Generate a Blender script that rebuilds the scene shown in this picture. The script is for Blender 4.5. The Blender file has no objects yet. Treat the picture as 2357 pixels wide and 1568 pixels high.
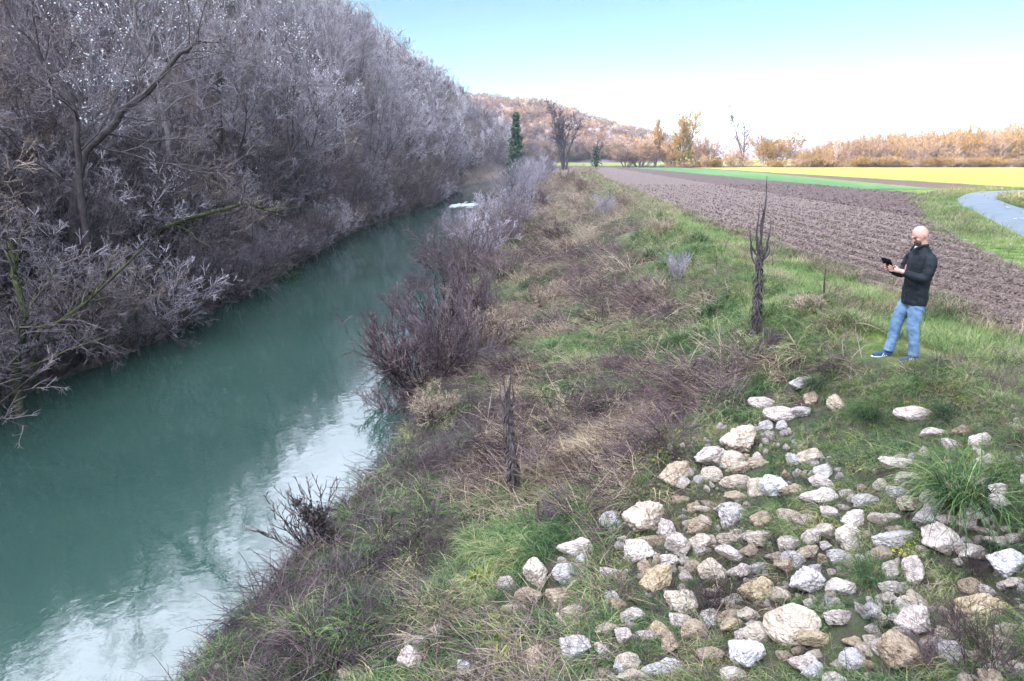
import bpy, math, random
import numpy as np
from mathutils import Vector, Matrix
S = bpy.context.scene
C = S.collection
R = math.radians
PI = math.pi
rng = np.random.default_rng(7)
random.seed(7)

# ------------------------------------------------------------------ camera, sky, sun, exposure
F_PX, PITCH, CAM_Z = 1571.0, R(15.04), 6.0
cam_d = bpy.data.cameras.new('camera'); cam = bpy.data.objects.new('camera', cam_d); C.objects.link(cam)
cam_d.sensor_width = 36; cam_d.lens = 36 * F_PX / 2357.0
cam_d.clip_start = 0.05; cam_d.clip_end = 12000
cam.location = (0, 0, CAM_Z); cam.rotation_euler = (PI / 2 - PITCH, 0, 0)
S.camera = cam
SUN_EL, SUN_AZ = 16.5, 226.0
w = bpy.data.worlds.new('World'); S.world = w; w.use_nodes = True
wn = w.node_tree
sky = wn.nodes.new('ShaderNodeTexSky'); sky.sky_type = 'NISHITA'; sky.sun_disc = False
sky.sun_elevation = R(SUN_EL); sky.sun_rotation = R(SUN_AZ); sky.altitude = 200; sky.air_density = 1.0; sky.dust_density = 1.0; sky.ozone_density = 2.5
def _wm(op, a, b=None, c=None):
    n = wn.nodes.new('ShaderNodeMath'); n.operation = op; n.use_clamp = False
    for i, q in enumerate((a, b, c)):
        if q is None: continue
        if isinstance(q, (int, float)): n.inputs[i].default_value = q
        else: wn.links.new(q, n.inputs[i])
    return n.outputs[0]
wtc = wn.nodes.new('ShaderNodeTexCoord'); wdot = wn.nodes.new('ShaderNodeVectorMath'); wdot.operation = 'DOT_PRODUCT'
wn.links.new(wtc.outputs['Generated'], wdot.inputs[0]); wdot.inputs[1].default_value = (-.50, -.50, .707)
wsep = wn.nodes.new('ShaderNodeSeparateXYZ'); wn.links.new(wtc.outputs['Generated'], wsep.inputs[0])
# unseen cloud glow added behind and above to fill shade; sky dimmed, horizon paler
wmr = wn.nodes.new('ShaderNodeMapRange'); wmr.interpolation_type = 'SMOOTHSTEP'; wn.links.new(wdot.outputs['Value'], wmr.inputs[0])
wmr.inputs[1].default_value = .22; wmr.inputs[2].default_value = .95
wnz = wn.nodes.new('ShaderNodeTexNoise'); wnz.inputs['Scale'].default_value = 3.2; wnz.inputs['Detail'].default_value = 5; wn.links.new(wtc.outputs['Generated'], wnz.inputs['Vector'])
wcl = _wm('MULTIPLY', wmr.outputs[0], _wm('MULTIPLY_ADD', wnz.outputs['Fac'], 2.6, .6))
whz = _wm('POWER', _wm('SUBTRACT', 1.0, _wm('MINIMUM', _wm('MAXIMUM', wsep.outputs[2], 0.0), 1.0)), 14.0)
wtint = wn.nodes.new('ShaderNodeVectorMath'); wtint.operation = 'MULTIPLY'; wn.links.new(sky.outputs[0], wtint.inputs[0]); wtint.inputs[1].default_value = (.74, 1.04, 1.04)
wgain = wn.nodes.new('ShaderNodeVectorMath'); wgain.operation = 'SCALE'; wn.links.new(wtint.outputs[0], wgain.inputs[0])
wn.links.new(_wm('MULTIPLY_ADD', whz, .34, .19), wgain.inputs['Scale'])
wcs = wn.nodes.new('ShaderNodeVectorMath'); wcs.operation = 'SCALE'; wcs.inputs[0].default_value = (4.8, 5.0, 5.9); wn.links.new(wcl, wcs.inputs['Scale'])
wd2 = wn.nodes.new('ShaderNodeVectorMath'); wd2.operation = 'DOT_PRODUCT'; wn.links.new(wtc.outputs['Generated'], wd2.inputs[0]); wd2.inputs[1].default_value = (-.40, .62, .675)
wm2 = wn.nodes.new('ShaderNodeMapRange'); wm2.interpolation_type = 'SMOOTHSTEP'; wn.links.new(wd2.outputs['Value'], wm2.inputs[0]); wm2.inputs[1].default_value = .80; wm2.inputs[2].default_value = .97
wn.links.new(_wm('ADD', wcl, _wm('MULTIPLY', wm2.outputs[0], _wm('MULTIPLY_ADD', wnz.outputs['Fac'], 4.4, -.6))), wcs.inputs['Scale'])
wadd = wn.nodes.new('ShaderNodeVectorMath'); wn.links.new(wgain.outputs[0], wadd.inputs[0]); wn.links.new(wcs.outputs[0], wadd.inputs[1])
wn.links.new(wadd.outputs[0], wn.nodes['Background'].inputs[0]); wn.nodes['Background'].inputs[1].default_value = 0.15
sl = bpy.data.lights.new('sun', 'SUN'); sl.energy = 2.9; sl.angle = R(0.5); sl.color = (1.0, 0.77, 0.47)
so = bpy.data.objects.new('sun', sl); C.objects.link(so)
sd = Vector((math.sin(R(SUN_AZ)) * math.cos(R(SUN_EL)), math.cos(R(SUN_AZ)) * math.cos(R(SUN_EL)), math.sin(R(SUN_EL))))
so.rotation_euler = sd.to_track_quat('Z', 'Y').to_euler(); so.location = (-60, -60, 60)
S.view_settings.view_transform = 'Standard'; S.view_settings.look = 'None'
S.view_settings.exposure = 2.42; S.view_settings.gamma = 1
S.render.engine = 'CYCLES'
S.cycles.use_denoising = True
S.cycles.max_bounces = 5; S.cycles.diffuse_bounces = 2; S.cycles.glossy_bounces = 2; S.cycles.transmission_bounces = 2
S.cycles.transparent_max_bounces = 4; S.cycles.volume_bounces = 0
S.cycles.caustics_reflective = False; S.cycles.caustics_refractive = False

# ------------------------------------------------------------------ maths helpers
def ray(px, py):
    x = (px - 1178.5) / F_PX; y = (784 - py) / F_PX
    return np.array([x, math.cos(PITCH) + y * math.sin(PITCH), -math.sin(PITCH) + y * math.cos(PITCH)])
def at(px, py, z):
    d = ray(px, py); t = (z - CAM_Z) / d[2]
    return d * t + np.array([0, 0, CAM_Z])
def at_y(px, Y):
    return (px - 1178.5) / F_PX * Y / math.cos(PITCH) * 1.0
def _h(ix, iy, s):
    n = (ix.astype(np.int64) * 374761393 + iy.astype(np.int64) * 668265263 + s * 974711) & 0x7fffffff
    n = (n ^ (n >> 13)) * 1274126177 & 0x7fffffff
    n = (n ^ (n >> 16)) & 0xffff
    return n / 65535.0
def vnoise(x, y, s=0):
    x = np.asarray(x, float); y = np.asarray(y, float)
    ix = np.floor(x); iy = np.floor(y); fx = x - ix; fy = y - iy
    fx = fx * fx * (3 - 2 * fx); fy = fy * fy * (3 - 2 * fy)
    a = _h(ix, iy, s); b = _h(ix + 1, iy, s); c = _h(ix, iy + 1, s); d = _h(ix + 1, iy + 1, s)
    return (a * (1 - fx) + b * fx) * (1 - fy) + (c * (1 - fx) + d * fx) * fy
def fbm(x, y, o=4, s=0):
    v = 0; a = .5
    for i in range(o):
        v = v + a * (vnoise(x, y, s + i * 17) - .5) * 2; x = x * 2.03 + 5.1; y = y * 2.03 + 9.7; a *= .5
    return v
def sm(x):
    x = np.clip(x, 0, 1); return x * x * (3 - 2 * x)

# ------------------------------------------------------------------ terrain
_L = np.array([(-400, -30), (-120, -16), (-60, -13), (0, -12.8), (16, -12.7), (22, -12.0), (33, -12.3), (45, -12.6), (60, -13.2), (72, -12.2), (92, -9.9), (128, -10.4), (160, -8), (190, 0), (207, 12), (214, 60), (220, 200), (226, 600), (232, 4000)], float)
_Rr = np.array([(-400, -22), (-60, -5), (0, -4.6), (4, -4.4), (6.8, -3.75), (9.9, -3.1), (12.1, -2.5), (16, -2.35), (28, -2.6), (45, -3.9), (60, -4.4), (84, -3.9), (92, -2.8), (128, -1.2), (155, 3), (180, 18), (196, 60), (202, 200), (208, 600), (214, 4000)], float)
_Cr = np.array([(-400, 0), (0, 5.0), (9, 5.2), (11.3, 5.2), (18.4, 5.6), (32, 6.6), (60, 8.2), (118, 12.6), (150, 15.5), (178, 24), (190, 60), (196, 200), (202, 600), (206, 4000)], float)
_Fo = np.array([(-400, -36), (-120, -18), (-60, -15), (0, -14.0), (45, -14.0), (67, -14.6), (92, -11.5), (128, -12), (160, -9), (200, -5), (260, 2), (330, 4), (420, -30), (600, -150), (4000, -3000)], float)
_Hm = np.array([(-400, 66), (-100, 70), (45, 70), (105, 57), (300, 52), (420, 34), (600, 20), (4000, 10)], float)
def LX(y): return np.interp(y, _L[:, 0], _L[:, 1])
def RX(y): return np.interp(y, _Rr[:, 0], _Rr[:, 1])
def CX(y): return np.interp(y, _Cr[:, 0], _Cr[:, 1])
def _slope(f, y): return np.sqrt(1 + ((f(y + 2) - f(y - 2)) / 4) ** 2)
FZ = 3.3
def H(x, y, micro=True):
    x = np.asarray(x, float); y = np.asarray(y, float)
    l = LX(y); r = RX(y); c = CX(y)
    wob = fbm(x * .5, y * .5, 3, 3) * .35 * (y < 90)
    s = (x - r + wob * .5) / np.maximum(c - r, 1)
    sc_ = np.clip(s, 0, 1); prof = .17 * sm(s / .06) + .83 * (sc_ ** 1.35 * .75 + sc_ * .25)
    zr = FZ * prof
    bed = -np.minimum(1.5, .5 * np.minimum(np.maximum(x - l, 0), np.maximum(r - x, 0)) + .05)
    dl = np.maximum(l - x + wob, 0) / _slope(LX, y)
    f = np.interp(y, _Fo[:, 0], _Fo[:, 1]); dh = np.maximum(f - x, 0)
    hm = np.interp(y, _Hm[:, 0], _Hm[:, 1])
    hill = hm * (1 - np.exp(-np.clip(dh * .98 / hm, 0, 9) ** 1.25)) ** (1 / 1.25)
    hill = hill * (1 + .10 * fbm(x * .03, y * .03, 3, 11)) + sm(dh / 8) * fbm(x * .15, y * .15, 3, 12) * 1.2
    zl = 1.1 * sm(dl / 2.2) + np.minimum(dl, 16) * .13 + hill
    z = np.where(x > r - wob * .5, zr, np.where(x < l + wob, zl, bed))
    if micro:
        bank = sm(s / .1) * (1 - sm((s - 1.0) / .12)) * (y < 180) * (x > r)
        z = z + bank * (fbm(x * 1.1, y * 1.1, 4, 21) * .26 + fbm(x * .45, y * .45, 2, 23) * .28) + (x > c) * (y < 190) * fbm(x * .25, y * .25, 3, 31) * .05
        ridge = np.exp(-((x - (c - .3)) / .9) ** 2) * (y < 150) * .20; z = z + ridge
    return z
def hz(x, y): return float(H(np.array([x]), np.array([y]))[0])
def hit(px, py, tmax=400):
    """where the sight line through a photo position meets the terrain"""
    d = ray(px, py); t = np.concatenate([np.arange(1.5, 60, .02), np.arange(60, tmax, .25)])
    X = d[0] * t; Y = d[1] * t; Z = CAM_Z + d[2] * t
    k = np.nonzero(Z < np.maximum(H(X, Y), 0))[0]
    i = k[0] if len(k) else len(t) - 1
    return float(X[i]), float(Y[i]), float(H(X[i:i+1], Y[i:i+1])[0]), float(t[i])

# ------------------------------------------------------------------ mesh helpers
class MB:
    def __init__(s): s.v = []; s.f = []; s.n = 0; s.mi = []; s.t = []; s.has_t = False
    def add(s, v, f, mat=0, tone=None):
        v = np.asarray(v, float).reshape(-1, 3); f = np.asarray(f, np.int64)
        s.v.append(v); s.f.append(f + s.n); s.mi.append(np.full(len(f), mat)); s.n += len(v)
        if tone is None: s.t.append(np.full(len(v), .5))
        else: s.t.append(np.broadcast_to(np.asarray(tone, float).reshape(-1), (len(v),))); s.has_t = True
        return s
    def merge(s, o, M=None):
        for v, f, m, t, n0 in zip(o.v, o.f, o.mi, o.t, np.cumsum([0] + [len(a) for a in o.v[:-1]])):
            vv = v if M is None else (v @ np.array(M.to_3x3()).T + np.array(M.translation))
            s.add(vv, f - n0, 0 if not len(m) else m[0], t)
        s.has_t = s.has_t or o.has_t
    def mesh(s, name, mats, smooth=False):
        me = bpy.data.meshes.new(name)
        V = np.concatenate(s.v) if s.v else np.zeros((0, 3))
        me.vertices.add(len(V)); me.vertices.foreach_set('co', V.astype(np.float32).ravel())
        loops = np.concatenate([f.ravel() for f in s.f]) if s.f else np.zeros(0, int)
        tot = np.concatenate([np.full(len(f), f.shape[1]) for f in s.f]) if s.f else np.zeros(0, int)
        st = np.concatenate([[0], np.cumsum(tot)[:-1]]) if len(tot) else tot
        me.loops.add(len(loops)); me.loops.foreach_set('vertex_index', loops.astype(np.int32))
        me.polygons.add(len(tot)); me.polygons.foreach_set('loop_start', st.astype(np.int32))
        for m in (mats if isinstance(mats, (list, tuple)) else [mats]): me.materials.append(m)
        if s.mi and max((m.max() if len(m) else 0) for m in s.mi) > 0:
            me.polygons.foreach_set('material_index', np.concatenate(s.mi).astype(np.int32))
        if smooth: me.polygons.foreach_set('use_smooth', np.ones(len(tot), bool))
        if s.has_t:
            a = me.attributes.new('tone', 'FLOAT', 'POINT'); a.data.foreach_set('value', np.concatenate(s.t).astype(np.float32))
        me.update(calc_edges=True)
        return me
    def build(s, name, mats, parent=None, smooth=False, loc=None):
        return link(name, s.mesh(name, mats, smooth), parent, loc)
def link(name, me, parent=None, loc=None, rz=0, sc=None):
    o = bpy.data.objects.new(name, me); C.objects.link(o)
    if parent: o.parent = parent
    if loc is not None: o.location = loc
    if rz: o.rotation_euler.z = rz
    if sc is not None: o.scale = sc if hasattr(sc, '__len__') else (sc,) * 3
    return o
def tag(o, label=None, cat=None, group=None, kind=None):
    for k, v in (('label', label), ('category', cat), ('group', group), ('kind', kind)):
        if v: o[k] = v
    return o
def thing(name, loc, label, cat, group=None, rz=0, sc=None):
    return tag(link(name, None, None, loc, rz, sc), label, cat, group)

def norm(v): return v / np.maximum(np.linalg.norm(v, axis=-1, keepdims=True), 1e-9)
def chains(mb, pts, rad, k=3, mat=0, tone=None, cap=False, squash=None):
    """pts (N,m,3), rad (N,m): swept tubes"""
    pts = np.asarray(pts, float); rad = np.asarray(rad, float)
    N, m, _ = pts.shape
    tg = np.gradient(pts, axis=1) if m > 2 else np.repeat(pts[:, 1:] - pts[:, :1], m, axis=1)
    tg = norm(tg)
    ref = np.where(np.abs(tg[:, :1, 2:3]) > .9, np.array([1., 0, 0]), np.array([0, 0, 1.]))
    ref = np.broadcast_to(ref, tg.shape)
    u = norm(np.cross(tg, ref)); v = np.cross(tg, u)
    a = np.arange(k) * 2 * PI / k
    ring = u[:, :, None] * np.cos(a)[None, None, :, None] + v[:, :, None] * np.sin(a)[None, None, :, None]
    P = pts[:, :, None] + ring * rad[:, :, None, None]
    idx = np.arange(N * m * k).reshape(N, m, k)
    q = np.stack([idx[:, :-1], np.roll(idx[:, :-1], -1, 2), np.roll(idx[:, 1:], -1, 2), idx[:, 1:]], -1).reshape(-1, 4)
    t = None if tone is None else np.repeat(np.asarray(tone), m * k)
    mb.add(P.reshape(-1, 3), q, mat, t)
    if cap:
        for i in (0, m - 1):
            if k == 4: mb.add(P[:, i].reshape(-1, 3), np.arange(N * 4).reshape(N, 4), mat)
            else:
                for n in range(N): mb.add(P[n, i], np.arange(k)[None], mat)
    return mb
def blades(mb, root, az, length, elev, bend, width, tone, m=4, g=None, mat=0):
    """thin tapering leaves: start at elevation elev and curl over by bend"""
    N = len(root); P = np.zeros((N, m + 1, 3)); P[:, 0] = root
    side = np.stack([-np.sin(az), np.cos(az), np.zeros(N)], -1)
    a = az.copy()
    for i in range(m):
        e = elev - bend * (i / (m - 1)) ** 1.0
        a = a + (g if g is not None else 0) * .3
        d = np.stack([np.cos(a) * np.cos(e), np.sin(a) * np.cos(e), np.sin(e)], -1)
        P[:, i + 1] = P[:, i] + d * (length / m)[:, None]
    wd = np.linspace(1, .12, m + 1)[None, :, None] * width[:, None, None] * .5
    A = P - side[:, None] * wd; B = P + side[:, None] * wd
    V = np.stack([A, B], 2).reshape(N, -1, 3)
    base = np.arange(N)[:, None, None] * (2 * (m + 1)); j = np.arange(m)[None, :, None] * 2
    q = base + j + np.array([0, 1, 3, 2])[None, None]
    mb.add(V.reshape(-1, 3), q.reshape(-1, 4), mat, np.repeat(tone, 2 * (m + 1)))
    return mb
def leaves(mb, P, size, tone=None, mat=0, flat=.0):
    N = len(P); a = rng.normal(size=(N, 3)); a[:, 2] *= (1 - flat); a = norm(a); b = norm(np.cross(a, rng.normal(size=(N, 3))))
    s = np.asarray(size) * rng.uniform(.6, 1.3, N); s = s[:, None]
    V = np.stack([P - a * s, P + b * s * .6, P + a * s, P - b * s * .6], 1).reshape(-1, 3)
    t = rng.random(N) if tone is None else tone
    mb.add(V, np.arange(N * 4).reshape(N, 4), mat, np.repeat(t, 4)); return mb

# ------------------------------------------------------------------ materials
def M(name, cols, scale=4.0, rough=.9, rand=0.0, tone=0.0, bump=0.0, bscale=30.0, spec=.25, detail=5, amp=1.0, world=False, hue=None, trans=0):
    m = bpy.data.materials.new(name); m.use_nodes = True; nt = m.node_tree; N = nt.nodes; Lk = nt.links
    bs = N['Principled BSDF']; bs.inputs['Roughness'].default_value = rough; bs.inputs['Specular IOR Level'].default_value = spec
    if world: co = N.new('ShaderNodeNewGeometry').outputs['Position']
    else: co = N.new('ShaderNodeTexCoord').outputs['Object']
    nz = N.new('ShaderNodeTexNoise'); nz.inputs['Scale'].default_value = scale; nz.inputs['Detail'].default_value = detail; nz.inputs['Roughness'].default_value = .6
    Lk.new(co, nz.inputs['Vector'])
    def math_(op, a, b):
        n = N.new('ShaderNodeMath'); n.operation = op
        for i, q in enumerate((a, b)):
            if isinstance(q, (int, float)): n.inputs[i].default_value = q
            else: Lk.new(q, n.inputs[i])
        return n.outputs[0]
    f = math_('MULTIPLY_ADD', nz.outputs['Fac'], 1.8 * amp); f.node.inputs[2].default_value = .5 - .9 * amp
    if rand:
        oi = N.new('ShaderNodeObjectInfo'); r = math_('MULTIPLY_ADD', oi.outputs['Random'], rand); r.node.inputs[2].default_value = -rand / 2; f = math_('ADD', f, r)
    if tone:
        at_ = N.new('ShaderNodeAttribute'); at_.attribute_name = 'tone'; r = math_('MULTIPLY_ADD', at_.outputs['Fac'], tone); r.node.inputs[2].default_value = -tone / 2; f = math_('ADD', f, r)
    cr = N.new('ShaderNodeValToRGB'); e = cr.color_ramp.elements
    if len(cols) == 1: cols = [cols[0], cols[0]]
    while len(e) < len(cols): e.new(.5)
    for i, c in enumerate(cols):
        e[i].position = i / (len(cols) - 1) if len(cols) > 1 else 0; e[i].color = (*c, 1)
    Lk.new(f, cr.inputs['Fac']); Lk.new(cr.outputs['Color'], bs.inputs['Base Color'])
    if bump:
        nb = N.new('ShaderNodeTexNoise'); nb.inputs['Scale'].default_value = bscale; nb.inputs['Detail'].default_value = 6; Lk.new(co, nb.inputs['Vector'])
        b = N.new('ShaderNodeBump'); b.inputs['Strength'].default_value = 1; b.inputs['Distance'].default_value = bump
        Lk.new(nb.outputs['Fac'], b.inputs['Height']); Lk.new(b.outputs['Normal'], bs.inputs['Normal'])
    if trans:
        tr = N.new('ShaderNodeBsdfTranslucent'); mx = N.new('ShaderNodeMixShader'); mx.inputs[0].default_value = trans
        Lk.new(cr.outputs['Color'], tr.inputs['Color']); Lk.new(bs.outputs[0], mx.inputs[1]); Lk.new(tr.outputs[0], mx.inputs[2])
        Lk.new(mx.outputs[0], N['Material Output'].inputs['Surface'])
    m.diffuse_color = (*cols[0], 1)
    return m

bark = M('bark', [(.07, .06, .065), (.17, .145, .15), (.28, .245, .25)], 6, rand=.5, bump=.01, bscale=25)
bark_pale = M('pale bark', [(.20, .18, .175), (.36, .33, .32), (.50, .46, .44)], 6, rand=.4, bump=.01)
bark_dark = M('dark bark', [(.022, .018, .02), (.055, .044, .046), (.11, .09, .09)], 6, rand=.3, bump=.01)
twig = M('twig', [(.085, .075, .088), (.25, .222, .25), (.50, .455, .485)], .6, rand=.7, tone=.4)
twig_dark = M('dark twig', [(.05, .042, .048), (.11, .09, .10), (.22, .185, .19)], .6, rand=.5, tone=.6)
twig_brown = M('brown twig', [(.075, .06, .055), (.17, .135, .115), (.30, .24, .20)], .6, rand=.5, tone=.4)
twig_warm = M('warm twig', [(.13, .09, .07), (.25, .17, .115), (.38, .27, .18)], .6, rand=.5, tone=.4)
twig_gold = M('golden twig', [(.10, .062, .022), (.21, .13, .042), (.34, .22, .08)], .6, rand=.4, tone=.4)
twig_purple = M('purple twig', [(.06, .044, .05), (.125, .095, .105), (.22, .175, .185)], .6, rand=.5, tone=.4)
moss_m = M('moss', [(.025, .028, .016), (.048, .052, .023), (.10, .098, .045)], 5, tone=.6)
ivy_m = M('ivy', [(.015, .03, .015), (.03, .06, .025), (.06, .10, .04)], 3, tone=.9, rough=.5)
fluff_m = M('seed fluff', [(.55, .54, .56), (.75, .74, .75)], 5, tone=.6)
grass_m = M('green grass', [(.012, .030, .014), (.03, .075, .025), (.07, .14, .04), (.17, .22, .08), (.36, .32, .17)], 1.1, rand=.35, tone=.85, world=True, rough=.7, trans=.25)
verge_m = M('verge grass', [(.035, .075, .025), (.085, .155, .045), (.17, .23, .075), (.36, .35, .19)], .45, rand=.4, tone=.55, world=True, rough=.75, trans=.25)
dry_m = M('dry grass', [(.018, .012, .009), (.058, .039, .028), (.16, .115, .075), (.40, .32, .215)], .9, rand=.5, tone=.9, world=True, trans=.15)
stalk_m = M('dark stalks', [(.016, .010, .012), (.05, .032, .037), (.125, .085, .09), (.24, .18, .175)], .7, rand=.5, tone=.6, world=True)
straw_m = M('pale straw', [(.09, .062, .05), (.25, .19, .14), (.54, .45, .34)], .8, rand=.4, tone=.6, world=True)
debris_m = M('wet flood debris', [(.012, .010, .010), (.035, .028, .026), (.07, .055, .05)], 4, tone=.7, rough=.6)
weed_m = M('yellow weed', [(.07, .11, .02), (.17, .20, .03), (.35, .32, .05)], 1, rand=.6, tone=.6, world=True, trans=.2)

# ------------------------------------------------------------------ ground
def axis(segs):
    out = []
    for a, b, s0, s1 in segs:
        x = a
        while x < b - 1e-6:
            out.append(x); t = (x - a) / (b - a); x += s0 + (s1 - s0) * t
    out.append(segs[-1][1]); return np.array(out)
gx = np.concatenate([-axis([(15.5, 90, .7, 2.5), (90, 3500, 4, 300)])[::-1], axis([(-15.4, -2, .3, .16), (-2, 9, .11, .11), (9, 60, .3, 3), (60, 3500, 4, 300)])])
gy = axis([(-120, 0, 4, 3), (0, 2, .5, .2), (2, 16, .1, .11), (16, 45, .12, .4), (45, 130, .5, 1.5), (130, 240, 2, 3), (240, 4200, 4, 400)])
GX, GY = np.meshgrid(gx, gy)
def grid_faces(ny, nx):
    i = np.arange(ny * nx).reshape(ny, nx)
    return np.stack([i[:-1, :-1], i[:-1, 1:], i[1:, 1:], i[1:, :-1]], -1).reshape(-1, 4)
GZ = H(GX, GY)
def zone_mat():
    m = bpy.data.materials.new('earth'); m.use_nodes = True; nt = m.node_tree; N = nt.nodes; Lk = nt.links
    bs = N['Principled BSDF']; bs.inputs['Roughness'].default_value = .95; bs.inputs['Specular IOR Level'].default_value = .15
    geo = N.new('ShaderNodeNewGeometry'); at_ = N.new('ShaderNodeAttribute'); at_.attribute_name = 'zone'
    sep = N.new('ShaderNodeSeparateColor'); Lk.new(at_.outputs['Color'], sep.inputs[0])
    def cn(cols, sc, seed):
        mp = N.new('ShaderNodeMapping'); mp.inputs['Location'].default_value = (seed, seed * 2, 0); Lk.new(geo.outputs['Position'], mp.inputs[0])
        n = N.new('ShaderNodeTexNoise'); n.inputs['Scale'].default_value = sc; n.inputs['Detail'].default_value = 8; n.inputs['Roughness'].default_value = .65; Lk.new(mp.outputs[0], n.inputs['Vector'])
        r = N.new('ShaderNodeValToRGB'); e = r.color_ramp.elements
        while len(e) < len(cols): e.new(.5)
        for i, c in enumerate(cols): e[i].position = .3 + .4 * i / (len(cols) - 1); e[i].color = (*c, 1)
        Lk.new(n.outputs['Fac'], r.inputs['Fac']); return r.outputs['Color']
    def mix(f, a, b):
        n = N.new('ShaderNodeMix'); n.data_type = 'RGBA'; Lk.new(f, n.inputs[0]); Lk.new(a, n.inputs[6]); Lk.new(b, n.inputs[7]); return n.outputs[2]
    bank = cn([(.018, .013, .012), (.04, .03, .025), (.035, .045, .02), (.08, .06, .045)], 3.5, 1)
    litter = cn([(.06, .045, .04), (.13, .10, .085), (.20, .155, .13)], .7, 5)
    verge = cn([(.05, .09, .022), (.10, .15, .035), (.19, .20, .08)], 1.6, 9)
    mud = cn([(.025, .02, .018), (.06, .05, .045), (.10, .085, .075)], 5, 13)
    far = cn([(.10, .14, .03), (.16, .20, .045), (.20, .18, .08)], .05, 3)
    c = mix(sep.outputs[0], bank, litter); c = mix(sep.outputs[1], c, verge); c = mix(sep.outputs[2], c, mud)
    Lk.new(mix(at_.outputs['Alpha'], c, far), bs.inputs['Base Color'])
    nb = N.new('ShaderNodeTexNoise'); nb.inputs['Scale'].default_value = 9; nb.inputs['Detail'].default_value = 8; Lk.new(geo.outputs['Position'], nb.inputs['Vector'])
    b = N.new('ShaderNodeBump'); b.inputs['Distance'].default_value = .08; Lk.new(nb.outputs['Fac'], b.inputs['Height']); Lk.new(b.outputs['Normal'], bs.inputs['Normal'])
    return m
def ground():
    mb = MB(); mb.add(np.stack([GX, GY, GZ], -1).reshape(-1, 3), grid_faces(*GX.shape))
    me = mb.mesh('ground', zone_mat(), True)
    x = GX.ravel(); y = GY.ravel(); l = LX(y); r = RX(y); c = CX(y)
    fo = np.interp(y, _Fo[:, 0], _Fo[:, 1]); hillz = np.maximum(sm((l - x + 1) / 3) * (y < 235), sm((fo - x + 6) / 4)); vg = sm((x - c + .8 + fbm(x * .5, y * .5, 3, 5) * 1.5) / 1.4) * (x > l)
    mud = (1 - sm((np.maximum(x - r, l - x) - .25 + fbm(x, y, 3, 8) * .5) / .9)); far = (sm((y - 190) / 20) * (x > l) + (y > 235)) * (1 - sm((fo - x + 6) / 4))
    a = me.color_attributes.new('zone', 'FLOAT_COLOR', 'POINT')
    a.data.foreach_set('color', np.stack([hillz, vg, np.clip(mud, 0, 1), np.clip(far, 0, 1)], -1).astype(np.float32).ravel())
    return tag(link('ground', me), kind='structure')
ground()
# ------------------------------------------------------------------ scattering of uncountable growth
def scatter(name, pts, rot, scl, idx, protos, kind='stuff'):
    """one object whose geometry nodes set small prototypes on its points"""
    col = bpy.data.collections.new(name + ' sources')
    for i, me in enumerate(protos):
        col.objects.link(bpy.data.objects.new('%s source %03d' % (name, i), me))
    n = len(pts); me = bpy.data.meshes.new(name); me.vertices.add(n)
    me.vertices.foreach_set('co', np.asarray(pts, np.float32).ravel())
    for nm, ty, key, arr in (('rot', 'FLOAT_VECTOR', 'vector', rot), ('scl', 'FLOAT_VECTOR', 'vector', scl), ('idx', 'INT', 'value', idx)):
        a = me.attributes.new(nm, ty, 'POINT'); a.data.foreach_set(key, np.asarray(arr, np.int32 if ty == 'INT' else np.float32).ravel())
    me.update()
    o = link(name, me); tag(o, kind=kind)
    ng = bpy.data.node_groups.new(name, 'GeometryNodeTree')
    ng.interface.new_socket('Geometry', in_out='INPUT', socket_type='NodeSocketGeometry'); ng.interface.new_socket('Geometry', in_out='OUTPUT', socket_type='NodeSocketGeometry')
    N = ng.nodes; Lk = ng.links
    gi = N.new('NodeGroupInput'); go = N.new('NodeGroupOutput'); ip = N.new('GeometryNodeInstanceOnPoints'); ci = N.new('GeometryNodeCollectionInfo')
    ci.inputs['Collection'].default_value = col; ci.inputs['Separate Children'].default_value = True; ci.inputs['Reset Children'].default_value = True
    ip.inputs['Pick Instance'].default_value = True
    def na(nm, ty):
        x = N.new('GeometryNodeInputNamedAttribute'); x.data_type = ty; x.inputs['Name'].default_value = nm; return x.outputs['Attribute']
    Lk.new(gi.outputs[0], ip.inputs['Points']); Lk.new(ci.outputs[0], ip.inputs['Instance'])
    Lk.new(na('idx', 'INT'), ip.inputs['Instance Index']); Lk.new(na('rot', 'FLOAT_VECTOR'), ip.inputs['Rotation']); Lk.new(na('scl', 'FLOAT_VECTOR'), ip.inputs['Scale'])
    Lk.new(ip.outputs[0], go.inputs[0])
    md = o.modifiers.new('growth', 'NODES'); md.node_group = ng
    return o

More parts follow.
